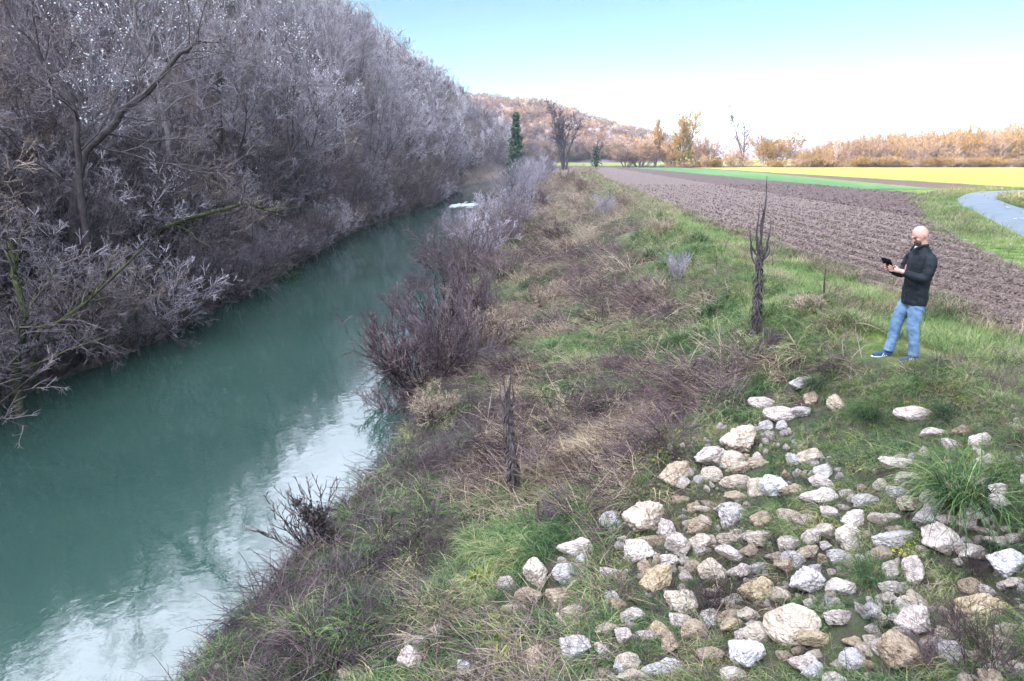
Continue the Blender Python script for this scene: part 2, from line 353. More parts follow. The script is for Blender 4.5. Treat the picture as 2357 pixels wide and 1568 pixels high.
# ------------------------------------------------------------------ river
def water_mat():
    m = bpy.data.materials.new('river water'); m.use_nodes = True; nt = m.node_tree; N = nt.nodes; Lk = nt.links
    bs = N['Principled BSDF']; bs.inputs['Roughness'].default_value = .03; bs.inputs['IOR'].default_value = 1.6; bs.inputs['Specular IOR Level'].default_value = .5
    geo = N.new('ShaderNodeNewGeometry')
    n0 = N.new('ShaderNodeTexNoise'); n0.inputs['Scale'].default_value = .12; n0.inputs['Detail'].default_value = 3; Lk.new(geo.outputs['Position'], n0.inputs['Vector'])
    cr = N.new('ShaderNodeValToRGB'); e = cr.color_ramp.elements; e[0].position = .3; e[0].color = (.015, .036, .029, 1); e[1].position = .7; e[1].color = (.028, .060, .047, 1)
    Lk.new(n0.outputs['Fac'], cr.inputs['Fac']); Lk.new(cr.outputs[0], bs.inputs['Base Color'])
    mp = N.new('ShaderNodeMapping'); mp.inputs['Scale'].default_value = (1.0, 1.0, 1); mp.inputs['Rotation'].default_value = (0, 0, R(25)); Lk.new(geo.outputs['Position'], mp.inputs[0])
    a = N.new('ShaderNodeTexNoise'); a.inputs['Scale'].default_value = 1.1; a.inputs['Detail'].default_value = 3; a.inputs['Distortion'].default_value = .8; Lk.new(mp.outputs[0], a.inputs['Vector'])
    b = N.new('ShaderNodeTexNoise'); b.inputs['Scale'].default_value = 5.0; b.inputs['Detail'].default_value = 3; b.inputs['Distortion'].default_value = .5; Lk.new(mp.outputs[0], b.inputs['Vector'])
    b1 = N.new('ShaderNodeBump'); b1.inputs['Distance'].default_value = .0035; Lk.new(a.outputs['Fac'], b1.inputs['Height'])
    b2 = N.new('ShaderNodeBump'); b2.inputs['Distance'].default_value = .002; Lk.new(b.outputs['Fac'], b2.inputs['Height']); Lk.new(b1.outputs[0], b2.inputs['Normal'])
    Lk.new(b2.outputs[0], bs.inputs['Normal']); return m
mb = MB(); mb.add([(-60, -118, 0), (700, -118, 0), (700, 232, 0), (-60, 232, 0)], [[0, 1, 2, 3]])
tag(mb.build('river_water', water_mat()), kind='structure')
foam_m = M('foam', [(.22, .26, .28), (.5, .55, .58)], 3, rough=.6)
mb = MB()
n = 380
yy = rng.normal(90, 1.3, n) + (rng.random(n) < .2) * rng.normal(0, 3, n); xx = rng.uniform(-8.0, -2.6, n); yy += (xx + 6) * .8
keep = fbm(xx * .8, yy * .25, 3, 4) > -.35; xx = xx[keep]; yy = yy[keep]; n = len(xx)
p0 = np.stack([xx, yy, np.full(n, .01)], -1); dr = np.stack([rng.uniform(.25, .9, n), rng.uniform(-.15, .3, n), np.zeros(n)], -1)
pts = p0[:, None] + dr[:, None] * np.linspace(0, 1, 4)[None, :, None]
chains(mb, pts, np.stack([np.full(n, .01), rng.uniform(.02, .07, n), rng.uniform(.02, .06, n), np.full(n, .01)], -1), 5)
tag(mb.build('river_foam', foam_m, smooth=True), kind='stuff', label='white broken water of a low riffle across the river at the bend')

# ------------------------------------------------------------------ fields and road on the flat
def edgeX(pts): P = np.array(pts, float); return lambda y: np.interp(y, P[:, 0], P[:, 1])
verge_edge = edgeX([(0, 7.6), (10, 7.9), (26, 8.0), (77, 10.7), (129, 14.4), (184, 22)])
split = lambda y: 19.3 + (y - 43) * .05 + 0 * y
RO = [(12.6, -30), (12.6, 6), (13.6, 14), (17.4, 23.4), (19.0, 26.5), (21.4, 31.1), (23.3, 35.2), (26.6, 41.5), (30.2, 47.4), (33.6, 51.9), (37.1, 55.4), (41.8, 57.6), (60, 58), (100, 54), (160, 44)]
RI = [(16.2, -30), (16.2, 5), (17.2, 13), (21.0, 22.0), (22.6, 25.8), (25.0, 31.0), (27.0, 36), (29.2, 40.5), (31.6, 45), (34.4, 49.2), (37.6, 52.8), (42.5, 54.0), (60, 54.4), (100, 50.5), (160, 40.6)]
road_side = edgeX([(-30, 11), (6, 10.8), (14, 11.6), (23.4, 15.3), (31, 19.0), (38, 22.4), (43, 25.5), (48, 28.6), (53, 30.8), (60, 30.6), (190, 30.8)])
def sheet(name, lo, hi, y0, y1, mat, lift=.03, amp=.05, freq=5.0, sy=.0035, nx=60, seed=0, furrow=0, rows=None):
    ys = [y0]
    while ys[-1] < y1: ys.append(ys[-1] + max(.09, sy * ys[-1] * (1 if ys[-1] < 60 else 3)))
    ys = np.array(ys); u = np.linspace(0, 1, nx); Y = np.repeat(ys[:, None], nx, 1)
    wobl = fbm(ys * .9, ys * 0, 3, 40 + seed) * .35
    X = (lo(ys) + wobl)[:, None] * (1 - u)[None] + (hi(ys) + wobl * .5)[:, None] * u[None]
    n1 = fbm(X * freq, Y * freq, 3, 50 + seed); n2 = np.abs(fbm(X * freq * .45, Y * freq * .45, 3, 60 + seed))
    Z = np.maximum(H(X, Y, False), FZ) + fbm(X * .25, Y * .25, 3, 31) * .05 + lift + amp * (n1 * .9 + n2 * 1.2) * 1.0
    if furrow: Z += furrow * np.sin(X * 2 * PI / .85 + fbm(X * .3, Y * .1, 2, 70) * 3)
    Z -= (np.minimum(u, 1 - u) < .5 / nx)[None] * .12
    mb = MB(); mb.add(np.stack([X, Y, Z], -1).reshape(-1, 3), grid_faces(len(ys), nx))
    return tag(mb.build(name, mat, smooth=True), kind='structure')
soil_l = M('harrowed soil', [(.05, .035, .029), (.11, .081, .069), (.20, .155, .135)], 5, world=True, bump=.05, bscale=16, detail=8)
soil_d = M('ploughed soil', [(.034, .022, .019), (.075, .051, .045), (.13, .095, .085)], 3.0, world=True, bump=.07, bscale=9, detail=8)
green_f = M('winter crop', [(.035, .095, .03), (.06, .14, .045), (.09, .17, .06)], .8, world=True, bump=.03, bscale=8)
yellow_f = M('young crop in stubble', [(.13, .185, .025), (.18, .235, .035), (.225, .245, .05)], .06, world=True, bump=.03, bscale=6)
sheet('harrowed_field', verge_edge, lambda y: np.minimum(split(y), road_side(y)), 6, 186, soil_l, amp=.022, freq=7.5, nx=230, seed=1, furrow=.032)
sheet('ploughed_field', lambda y: split(y), lambda y: np.maximum(road_side(y), split(y) + .02), 33, 186, soil_d, amp=.05, freq=4.5, nx=150, seed=2, furrow=.05)
sheet('green_crop_strip', lambda y: 31.2 + 0 * y, lambda y: np.interp(y, [56, 63, 79, 123, 186], [36.5, 37, 38.8, 43.5, 45]), 60.5, 186, green_f, amp=.02, freq=3, nx=20, seed=3)
sheet('dark_ploughed_strip', lambda y: np.interp(y, [56, 63, 79, 123, 186], [38, 37.6, 39.2, 44, 45.4]), lambda y: 46.5 + 0 * y, 61.5, 186, soil_d, amp=.07, freq=2.6, nx=22, seed=4)
sheet('sunlit_crop_field', lambda y: 47 + 0 * y, lambda y: 190 + 0 * y, 60.5, 188, yellow_f, amp=.03, freq=1.2, nx=110, seed=5, sy=.006)
sheet('ploughed_corner_field', lambda y: np.interp(y, [0, 14, 22, 26, 36, 45, 50], [18.5, 19.4, 23.6, 25.6, 30, 35, 40]), lambda y: 80 + 0 * y, 2, 50, soil_d, amp=.09, freq=2.6, nx=110, seed=6)
road_m = M('wet asphalt', [(.06, .065, .075), (.11, .12, .14), (.16, .17, .19)], 2.2, rough=.38, world=True, bump=.006, bscale=30, spec=.6, detail=8)
def ribbon(A, B, z, n=200, nx=9):
    A = np.array(A, float); B = np.array(B, float); t = np.linspace(0, 1, len(A)); tt = np.linspace(0, 1, n)
    def cr(P):
        out = np.stack([np.interp(tt, t, P[:, k]) for k in (0, 1)], -1)
        for _ in range(6): out[1:-1] = (out[:-2] + 2 * out[1:-1] + out[2:]) / 4
        return out
    a = cr(A); b = cr(B); u = np.linspace(0, 1, nx)[None, :, None]
    P = a[:, None] * (1 - u) + b[:, None] * u
    cam_ = (1 - (2 * u[..., 0] - 1) ** 2) * .05
    Z = np.full(P.shape[:2], z) + cam_ + fbm(P[..., 0] * .8, P[..., 1] * .8, 3, 80) * .015
    Z[:, 0] -= .12; Z[:, -1] -= .12
    return np.concatenate([P, Z[..., None]], -1)
RP = ribbon(RO, RI, FZ + .075)
mb = MB(); mb.add(RP.reshape(-1, 3), grid_faces(*RP.shape[:2]))
tag(mb.build('farm_road', road_m, smooth=True), kind='structure')
puddle_m = M('puddle water', [(.05, .05, .055)], 1, rough=.02, spec=1.0)
mb = MB()
for k in range(16):
    i = int(rng.integers(52, 170)); u = rng.choice([.18, .26, .62, .74, .4, .85]) + rng.normal() * .03
    j = u * 8; j0 = int(j); c0 = RP[i, j0] * (1 - (j - j0)) + RP[i, min(j0 + 1, 8)] * (j - j0)
    d = RP[i + 2, 4] - RP[i, 4]; d /= np.linalg.norm(d); s = np.cross(d, (0, 0, 1)); ln = rng.uniform(.2, .9); wd = rng.uniform(.025, .07)
    a = np.linspace(0, 2 * PI, 18)[:-1]; q = 1 + .25 * np.sin(a * 3 + k) + .15 * np.sin(a * 5 + 2 * k)
    V = c0 + d * (np.cos(a) * ln * q)[:, None] + s * (np.sin(a) * wd * q)[:, None]; V[:, 2] = c0[2] + .022
    mb.add(V, [list(range(17))])
tag(mb.build('puddles', puddle_m), kind='structure')

# ------------------------------------------------------------------ far hills
wood_far = M('bare far woodland', [(.07, .055, .06), (.13, .10, .105), (.20, .15, .145)], .035, world=True, bump=1.2, bscale=.15, detail=8)
def far_hill(name, sil, D, depth, seed, drop=0):
    px = np.array([s[0] for s in sil], float); xs, zs = [], []
    for a, b in sil:
        d = ray(a, b); t = D / d[1]; xs.append(d[0] * t); zs.append(CAM_Z + d[2] * t)
    u = np.linspace(xs[0], xs[-1], 260); top = np.interp(u, xs, zs) - drop
    v = np.linspace(-1, 1, 60); U, V = np.meshgrid(u, v)
    Y = D + V * depth; X = U * (1 + V * depth / D * .5)
    env = np.where(V < 0, np.cos(V * PI / 2) ** 1.1, np.cos(V * PI / 2))
    Z = FZ - 3 + (top[None] - FZ + 3) * env * (1 + .10 * fbm(X * 6 / D, Y * 6 / D, 3, seed) * (1 - env)) + fbm(X * .08, Y * .08, 3, seed) * 3 * env * .6
    mb = MB(); mb.add(np.stack([X, Y, Z], -1).reshape(-1, 3), grid_faces(60, 260))
    o = tag(mb.build(name, wood_far, smooth=True), kind='structure')
    return X, Y, Z
hA = far_hill('wooded_hill', [(900, 300), (1000, 250), (1100, 225), (1170, 234), (1240, 236), (1290, 252), (1330, 270), (1400, 288), (1490, 312), (1560, 345), (1620, 366)], 560, 200, 3, 6)
hB = far_hill('distant_hill', [(1250, 345), (1400, 345), (1500, 335), (1600, 325), (1640, 309), (1680, 304), (1720, 310), (1760, 322), (1850, 322), (1960, 326), (2100, 325), (2300, 320), (2600, 330), (2900, 345)], 1900, 500, 4)
hC = far_hill('low_wooded_hill', [(1780, 364), (1840, 354), (1900, 338), (1960, 330), (2050, 326), (2150, 323), (2200, 314), (2300, 311), (2360, 305), (2500, 300), (2700, 310), (3000, 320), (3300, 350)], 760, 220, 5, 6)
#PART3
# ------------------------------------------------------------------ bare trees and shrubs
def rotdir(d, ang, g):
    p = norm(np.cross(d, g.normal(size=d.shape)))
    return norm(d * np.cos(ang)[:, None] + p * np.sin(ang)[:, None])
def grow(g, P, D, L, Rd, nseg, jit, up, taper=.35):
    N = len(P); pts = np.zeros((N, nseg + 1, 3)); pts[:, 0] = P; d = D.copy(); ds = [d]
    for i in range(nseg):
        d = norm(d + g.normal(size=d.shape) * jit + np.array([0, 0, up]))
        pts[:, i + 1] = pts[:, i] + d * (L / nseg)[:, None]; ds.append(d)
    rad = Rd[:, None] * (1 - (1 - taper) * np.linspace(0, 1, nseg + 1)[None])
    return pts, rad, np.stack(ds, 1)
def branch(g, pts, rad, ds, L, n, t0, ang, ratio, rr, t1=1.0):
    N, m, _ = pts.shape; t = g.uniform(t0, t1, (N, n)); t.sort(1); f = t * (m - 1); i = np.minimum(f.astype(int), m - 2); fr = (f - i)[..., None]
    k = np.arange(N)[:, None]
    P = pts[k, i] * (1 - fr) + pts[k, i + 1] * fr; D = ds[k, i + 1]; r = rad[k, i] * (1 - fr[..., 0]) + rad[k, i + 1] * fr[..., 0]
    L2 = L[:, None] * ratio * g.uniform(.6, 1.15, (N, n)) * (1.15 - .55 * (t - t0) / (1 - t0 + 1e-6))
    D = D.reshape(-1, 3); a = g.normal(ang, ang * .25, len(D))
    return P.reshape(-1, 3), rotdir(D, a, g), L2.ravel(), (r * rr).ravel()
def bare_tree(seed, H_=13, r0=.16, stems=1, lean=(0, 0), n1=13, n2=6, n3=6, n4=3, a1=.75, ratio1=.45, up=.06, jit=.12, t0=.25, stem_spread=.35, tw=.011, minr=None, twl=.9, fluff=0):
    """returns (trunk mesh builder, crown mesh builder, fluff builder)"""
    g = np.random.default_rng(seed); T = MB(); K = MB(); Fb = MB()
    D = np.zeros((stems, 3)); D[:, 2] = 1; az = g.uniform(0, 2 * PI, stems)
    if stems > 1: D[:, 0] = np.cos(az) * stem_spread * g.uniform(.3, 1.3, stems); D[:, 1] = np.sin(az) * stem_spread * g.uniform(.3, 1.3, stems)
    D[:, 0] += lean[0]; D[:, 1] += lean[1]; D = norm(D)
    P0 = np.stack([np.cos(az) * r0, np.sin(az) * r0, np.full(stems, -.4)], -1) * (1 if stems > 1 else np.array([0, 0, 1]))
    L0 = H_ * g.uniform(.75, 1, stems); pts, rad, ds = grow(g, P0, D, L0, np.full(stems, r0), 9, jit * .5, up, .12)
    rad[:, 0] *= 1.35; chains(T, pts, rad, 7)
    tone = lambda n: g.random(n)
    lv = (pts, rad, ds, L0)
    spec = [(n1, t0, a1, ratio1, .5, 6, 5), (n2, .2, .7, .5, .5, 4, 4), (n3, .15, .65, .5, .5, 3, 3), (n4, .1, .6, twl * .6, .6, 2, 3)]
    for li, (n, tt, an, ra, rr, sg, k) in enumerate(spec):
        if not n: break
        P, Dd, L, r = branch(g, *lv, n, tt, an, ra, rr)
        r = np.maximum(r, tw * (1.5 if li == 2 else 1.0 if li == 3 else 2.2)); pts, rad, ds = grow(g, P, Dd, L, r, sg, jit * (1 + .4 * li), up * (1.2 if li < 3 else .3), .4)
        chains(T if li == 0 else K, pts, rad, k, 0, None if li == 0 else tone(len(pts)))
        lv = (pts, rad, ds, L)
        if fluff and li == 2:
            q = pts[g.random(len(pts)) < fluff][:, -1]
            q = np.repeat(q, 7, 0) + g.normal(size=(len(q) * 7, 3)) * .22
            leaves(Fb, q, .06)
    return T, K, Fb
def tree_meshes(nm, seed, bm, tm, **kw):
    T, K, Fb = bare_tree(seed, **kw)
    return (T.mesh(nm + '_trunk', bm, True), K.mesh(nm + '_crown', tm), Fb.mesh(nm + '_seed_heads', fluff_m) if Fb.n else None)
def plant_tree(meshes, name, cat, loc, rz, sc, label, group=None, tilt=(0, 0), names=('trunk', 'crown', 'seed_heads')):
    o = thing(name, loc, label, cat, group, rz, sc); o.rotation_euler[0] = tilt[0]; o.rotation_euler[1] = tilt[1]
    for me, n in zip(meshes, names):
        if me:
            c_ = link(n, me, o)
            if n in ('seed_heads', 'ivy'): c_['kind'] = 'stuff'
    return o
hill_trees = [tree_meshes('bare_tree', 100 + i, bark, twig, H_=13 + (i % 3), r0=.15, n1=14, n2=6, n3=6, n4=3, a1=.6 + .1 * (i % 3), up=.09, fluff=(.28 if i in (1, 4) else 0)) for i in range(6)]
slim_trees = [tree_meshes('slim_tree', 120 + i, bark_pale, twig, H_=15, r0=.14, n1=11, n2=5, n3=5, n4=2, a1=.45, ratio1=.3, up=.12, t0=.5) for i in range(3)]
lean_trees = [tree_meshes('leaning_tree', 130 + i, bark_dark, twig, H_=9, r0=.14, stems=3, n1=9, n2=6, n3=6, n4=3, a1=.8, up=.03, stem_spread=.4, lean=(.55, 0), fluff=(.15 if i == 0 else 0)) for i in range(4)]
thickets = [tree_meshes('thicket', 140 + i, bark_dark, [twig_dark, twig_brown, twig, twig_purple, twig_dark][i], H_=4.2, r0=.035, stems=13, n1=6, n2=5, n3=4, n4=2, a1=.55, up=.03, stem_spread=.75, ratio1=.4, tw=.006, lean=(.25, 0)) for i in range(5)]
far_tw = dict(tw=.022, n1=12, n2=5, n3=5, n4=0)
far_trees = []
for i in range(5):
    T, K, Fb = bare_tree(160 + i, H_=13, r0=.17, a1=.6, up=.08, fluff=(.35 if i == 2 else 0), **far_tw)
    mb = MB(); mb.merge(T); 
    for v, f, n0, t in zip(K.v, K.f, np.cumsum([0] + [len(a) for a in K.v[:-1]]), K.t): mb.add(v, f - n0, 1, t)
    for v, f, n0, t in zip(Fb.v, Fb.f, np.cumsum([0] + [len(a) for a in Fb.v[:-1]]), Fb.t): mb.add(v, f - n0, 2, t)
    far_trees.append(mb.mesh('wood_tree', [bark, [twig, twig, twig, twig_purple, twig_brown][i], fluff_m]))

def in_view(x, y, m=3.0): return (y > 2) and (x > -(y * .775 + m)) and (x < y * .775 + m)
LBL = 'bare grey winter tree in the dense wood climbing the steep left hillside'
placed = []
g = np.random.default_rng(5)
# trees low on the slope, nearest first; the rest of the hillside reads as one wood
cand = []
y = 10.0
for _ in range(14000):
    Y = g.uniform(10, 330); d = g.uniform(1.0, 105)
    f = float(np.interp(Y, _Fo[:, 0], _Fo[:, 1])); X = f - d
    if not in_view(X, Y, 6): continue
    dist = math.hypot(X, Y); sp = 2.3 + dist * .01 if d < 30 else 2.9 + dist * .009
    if any((X - a) ** 2 + (Y - b) ** 2 < sp * sp for a, b, _ in cand): continue
    cand.append((X, Y, d))
cand.sort(key=lambda c: c[1] ** 2 + c[0] ** 2)
near = [c for c in cand if c[2] < 26 and c[1] < 150][:190]
rest = [c for c in cand if c not in near]
for (X, Y, d) in near:
    kind = g.random(); ms = hill_trees[int(g.integers(6))] if kind < .6 else slim_trees[int(g.integers(3))]
    lean_ = d < 5 and g.random() < .6
    if lean_: ms = lean_trees[int(g.integers(4))]; rz = g.normal(0, .5)
    else: rz = g.uniform(0, 2 * PI)
    form = 'many stemmed leaning bare tree' if lean_ else ('slender straight bare tree' if kind >= .6 else 'spreading bare grey tree')
    if ms[2]: form = 'white specked ' + form
    zone = 'at the left hill foot' if d < 5 else 'above the left hill foot' if d < 12 else 'high on the left hill'
    dz = 'near the camera' if Y < 24 else 'opposite the near bushes' if Y < 45 else 'opposite the man' if Y < 60 else 'in the distance' if Y < 95 else 'by the river bend'
    LBL = form + ' ' + zone + ', ' + dz
    dw = math.hypot(X + 6, Y - 8); s = g.uniform(.65, 1.05)
    s = max(.38, min(s, (math.tan(R(31)) * dw - hz(X, Y)) / 14))
    plant_tree(ms, 'bare_tree', 'tree', (X, Y, hz(X, Y) - .15), rz, s, LBL, 'bare trees on the left hillside')
pp = np.array(rest); n = len(pp); z = H(pp[:, 0], pp[:, 1]) - .2
sc = np.minimum(g.uniform(.65, 1.05, n), np.maximum(.38, (math.tan(R(31)) * np.hypot(pp[:, 0] + 6, pp[:, 1] - 8) - z) / 13))[:, None] * np.ones((1, 3)); rot = np.stack([np.zeros(n), np.zeros(n), g.uniform(0, 6.28, n)], -1)
tag(scatter('hillside_wood', np.stack([pp[:, 0], pp[:, 1], z], -1), rot, sc, g.integers(0, 5, n), far_trees), label='bare grey and mauve wood covering the upper part of the left hillside')
n = 1500; dd = g.uniform(.5, 75, n) ** 1.0; YY = 9 + (g.random(n) ** 1.5) * 260; XX = np.interp(YY, _Fo[:, 0], _Fo[:, 1]) - dd
k = (XX > -(YY * .775 + 5)) & (YY > 4); XX = XX[k]; YY = YY[k]; n = len(XX)
tag(scatter('hillside_undergrowth', np.stack([XX, YY, H(XX, YY) - .2], -1), np.stack([np.zeros(n), np.zeros(n), g.normal(0, 1, n)], -1), g.uniform(.7, 1.5, (n, 1)) * np.ones((1, 3)), g.integers(0, 5, n), [t[1] for t in thickets]), label='tangled bare undergrowth between the trees of the left hillside')
print('hill trees', len(near), 'rest', n)
# thickets overhanging the water along the left bank
ths = []
for Y in np.cumsum(g.uniform(.7, 1.3, 95) * np.linspace(.8, 2.6, 95)) + 10.5:
    if Y > 135: break
    for row in range(3 if Y < 45 else 2):
        X = float(LX(Y)) - g.uniform(.0, .9) - row * g.uniform(1.4, 2.6)
        if not in_view(X, Y, 3): continue
        ki = int(g.integers(5)); plant_tree(thickets[ki], 'bank_thicket', 'shrub', (X, Y, hz(X, Y) - .1), g.normal(0, .6), g.uniform(.6, 1.05) * (.85 if row == 0 else 1.15), '%s bare shrub %s the left bank, %s' % (['grey', 'brown', 'pale grey', 'purple', 'tall grey'][ki], ['over the water edge of', 'second row above', 'third row above'][row], 'close to the camera' if Y < 22 else 'opposite the dark bush' if Y < 40 else 'in mid distance' if Y < 70 else 'near the riffle' if Y < 100 else 'beyond the riffle'), 'shrubs along the foot of the left hillside', names=('stems', 'twigs', 'seed_heads'))
# ------------------------------------------------------------------ growth on the right bank
def tuft(seed, mat, n, rad, ln, el, bd, wd, flow=0.0, spread=PI, m=4, name='tuft', tones=(0, 1)):
    g = np.random.default_rng(seed); a = g.uniform(0, 2 * PI, n); r = rad * np.sqrt(g.random(n))
    root = np.stack([np.cos(a) * r, np.sin(a) * r, np.full(n, -.03)], -1)
    az = np.where(g.random(n) < flow, g.normal(0, spread, n), a + g.normal(0, .6, n))
    mb = blades(MB(), root, az, g.uniform(*ln, n), g.uniform(*el, n), g.uniform(*bd, n), g.uniform(*wd, n), g.uniform(*tones, n), m, g.normal(0, .5, n))
    return mb.mesh(name, mat)
def stalks(seed, mat, n, rad, ln, el, bd, th, flow=.6, spread=.8, name='stalks', br=3, seg=5):
    g = np.random.default_rng(seed); a = g.uniform(0, 2 * PI, n); r = rad * np.sqrt(g.random(n))
    P = np.stack([np.cos(a) * r, np.sin(a) * r, np.full(n, -.05)], -1)
    az = np.where(g.random(n) < flow, g.normal(0, spread, n), g.uniform(0, 2 * PI, n)); e = g.uniform(*el, n); L = g.uniform(*ln, n); b = g.uniform(*bd, n)
    pts = np.zeros((n, seg + 1, 3)); pts[:, 0] = P; aa = az.copy(); ds = []
    for i in range(seg):
        ee = e - b * i / seg; aa = aa + g.normal(0, .18, n); d = np.stack([np.cos(aa) * np.cos(ee), np.sin(aa) * np.cos(ee), np.sin(ee)], -1); ds.append(d); pts[:, i + 1] = pts[:, i] + d * (L / seg)[:, None]
    ds.append(d); ds = np.stack(ds, 1); rd = np.linspace(1, .4, seg + 1)[None] * g.uniform(*th, n)[:, None]
    mb = MB(); chains(mb, pts, rd, 3, 0, g.random(n))
    if br:
        Pb, Db, Lb, rb = branch(g, pts, rd, ds, L, br, .3, .6, .3, .6); p2, r2, _ = grow(g, Pb, Db, Lb, rb, 3, .2, 0, .4); chains(mb, p2, r2, 3, 0, g.random(len(p2)))
    return mb.mesh(name, mat)
tuf = []
for i in range(6): tuf.append(tuft(200 + i, grass_m, 56, .10, (.14, .42), (.6, 1.4), (1.0, 2.4), (.006, .012), .6, .7))        # 0-5 long green, combed downhill
for i in range(4): tuf.append(tuft(210 + i, dry_m, 46, .17, (.15, .50), (.1, 1.1), (.3, 1.8), (.005, .011), .6, .8))             # 6-9 matted dry grass
for i in range(4): tuf.append(stalks(220 + i, stalk_m, 18, .22, (.2, .7), (.1, 1.2), (.2, 1.5), (.003, .0065), .5, 1.0))                   # 10-13 dark wiry stems
for i in range(3): tuf.append(stalks(230 + i, straw_m, 20, .20, (.25, .75), (.15, 1.2), (.2, 1.7), (.003, .006), .5, 1.0))                   # 14-16 pale straw
for i in range(4): tuf.append(tuft(240 + i, verge_m, 55, .15, (.06, .22), (.5, 1.5), (.2, 1.8), (.005, .010), .3, .9))              # 17-20 short verge grass
for i in range(3):                                                                                                                    # 21-23 leafy weeds and mosses
    mb = MB(); q = rng.normal(size=(60, 3)) * np.array([.12, .12, .03]) + np.array([0, 0, .05]); leaves(mb, q, .022, flat=.5); tuf.append(mb.mesh('weed', weed_m))
for i in range(2): tuf.append(tuft(250 + i, dry_m, 45, .16, (.12, .35), (.2, 1.2), (.3, 1.5), (.004, .007), .4, .8))                # 24-25 short dead grass
for i in range(2): tuf.append(tuft(260 + i, debris_m, 60, .22, (.12, .40), (.05, 1.2), (.3, 1.8), (.006, .014), .4, 1.2))                    # 26-27 black wet litter
STONES_XY = []
def rock(seed, nplane=12, sub=3, rough=.06, sq=(1, 1, 1), bev=.10):
    g = np.random.default_rng(seed); import bmesh
    bm = bmesh.new(); bmesh.ops.create_icosphere(bm, subdivisions=sub, radius=1); V = np.array([v.co[:] for v in bm.verts]); Fc = np.array([[v.index for v in f.verts] for f in bm.faces]); bm.free()
    N = norm(g.normal(size=(nplane, 3))); dd = g.uniform(.62, .98, nplane)
    c = V @ N.T; rr = np.where(c > .05, dd[None] / np.maximum(c, .05), 9)
    kk = 1 / bev; r = -np.log(np.exp(-kk * np.minimum(rr, 3)).sum(1) + math.exp(-kk * 1.25)) / kk
    r = r + rough * fbm(V[:, 0] * 2.2 + seed, V[:, 1] * 2.2 + V[:, 2] * 1.7, 4, seed) + rough * .55 * fbm(V[:, 2] * 6 + seed, V[:, 0] * 6 - V[:, 1] * 5, 4, seed + 3) - rough * .9 * np.maximum(0, .12 - np.abs(fbm(V[:, 0] * 2 + seed * 3, V[:, 2] * 2.5 + V[:, 1], 3, seed + 9))) / .12 * .5
    V = V * r[:, None] * np.array(sq); mb = MB(); mb.add(V, Fc); return mb
# ------------------------------------------------------------------ limestone rubble
def stone_mat(name, cols):
    m = M(name, cols, 2.2, rough=.9, rand=.25, bump=.11, bscale=5, spec=.15, detail=10, amp=1.15); return m
st_white = stone_mat('white limestone', [(.13, .10, .08), (.44, .375, .325), (.61, .535, .475), (.72, .655, .60)])
st_cream = stone_mat('cream limestone', [(.13, .10, .07), (.40, .33, .25), (.55, .47, .38), (.65, .59, .51)])
st_tan = stone_mat('tan limestone', [(.12, .09, .06), (.33, .25, .17), (.43, .35, .26), (.54, .47, .39)])
st_ochre = stone_mat('ochre stone', [(.16, .12, .07), (.40, .31, .19), (.50, .41, .27), (.60, .54, .42)])
st_grey = stone_mat('grey stone', [(.12, .10, .09), (.38, .345, .325), (.52, .48, .455), (.64, .60, .58)])
st_blue = stone_mat('bluish white stone', [(.14, .125, .12), (.45, .425, .41), (.62, .595, .575), (.72, .70, .68)])
SM = dict(w=st_white, c=st_cream, t=st_tan, o=st_ochre, g=st_grey, b=st_blue, p=st_white)
CN = dict(w='white', c='cream', t='tan', o='ochre yellow', g='grey', b='bluish white', p='pinkish white')
rk = {}
for i in range(7):
    for key, m in SM.items():
        if i == 0 or True: rk[(i, key)] = None
rk_mb = [rock(400 + i, 9 + i * 2, 5, .10 + .03 * (i % 3), bev=.016 + .008 * (i % 3)) for i in range(7)]
def rk_mesh(i, key):
    if rk[(i, key)] is None: rk[(i, key)] = rk_mb[i].mesh('rock', SM[key], True)
    return rk[(i, key)]
def A(cx, cy): return 1402 + cx * .4053, 934.6 + cy * .4053
def B(cx, cy): return 420.6 + cx * .4638, 841.1 + cy * .4638
LS = []  # px, py, w, h, colour, label
def SA(cx, cy, w_, h_, k, lab=None): px, py = A(cx, cy); LS.append((px, py, w_ * .4053, h_ * .4053, k, lab))
def SB(cx, cy, w_, h_, k, lab=None): px, py = B(cx, cy); LS.append((px, py, w_ * .4638, h_ * .4638, k, lab))
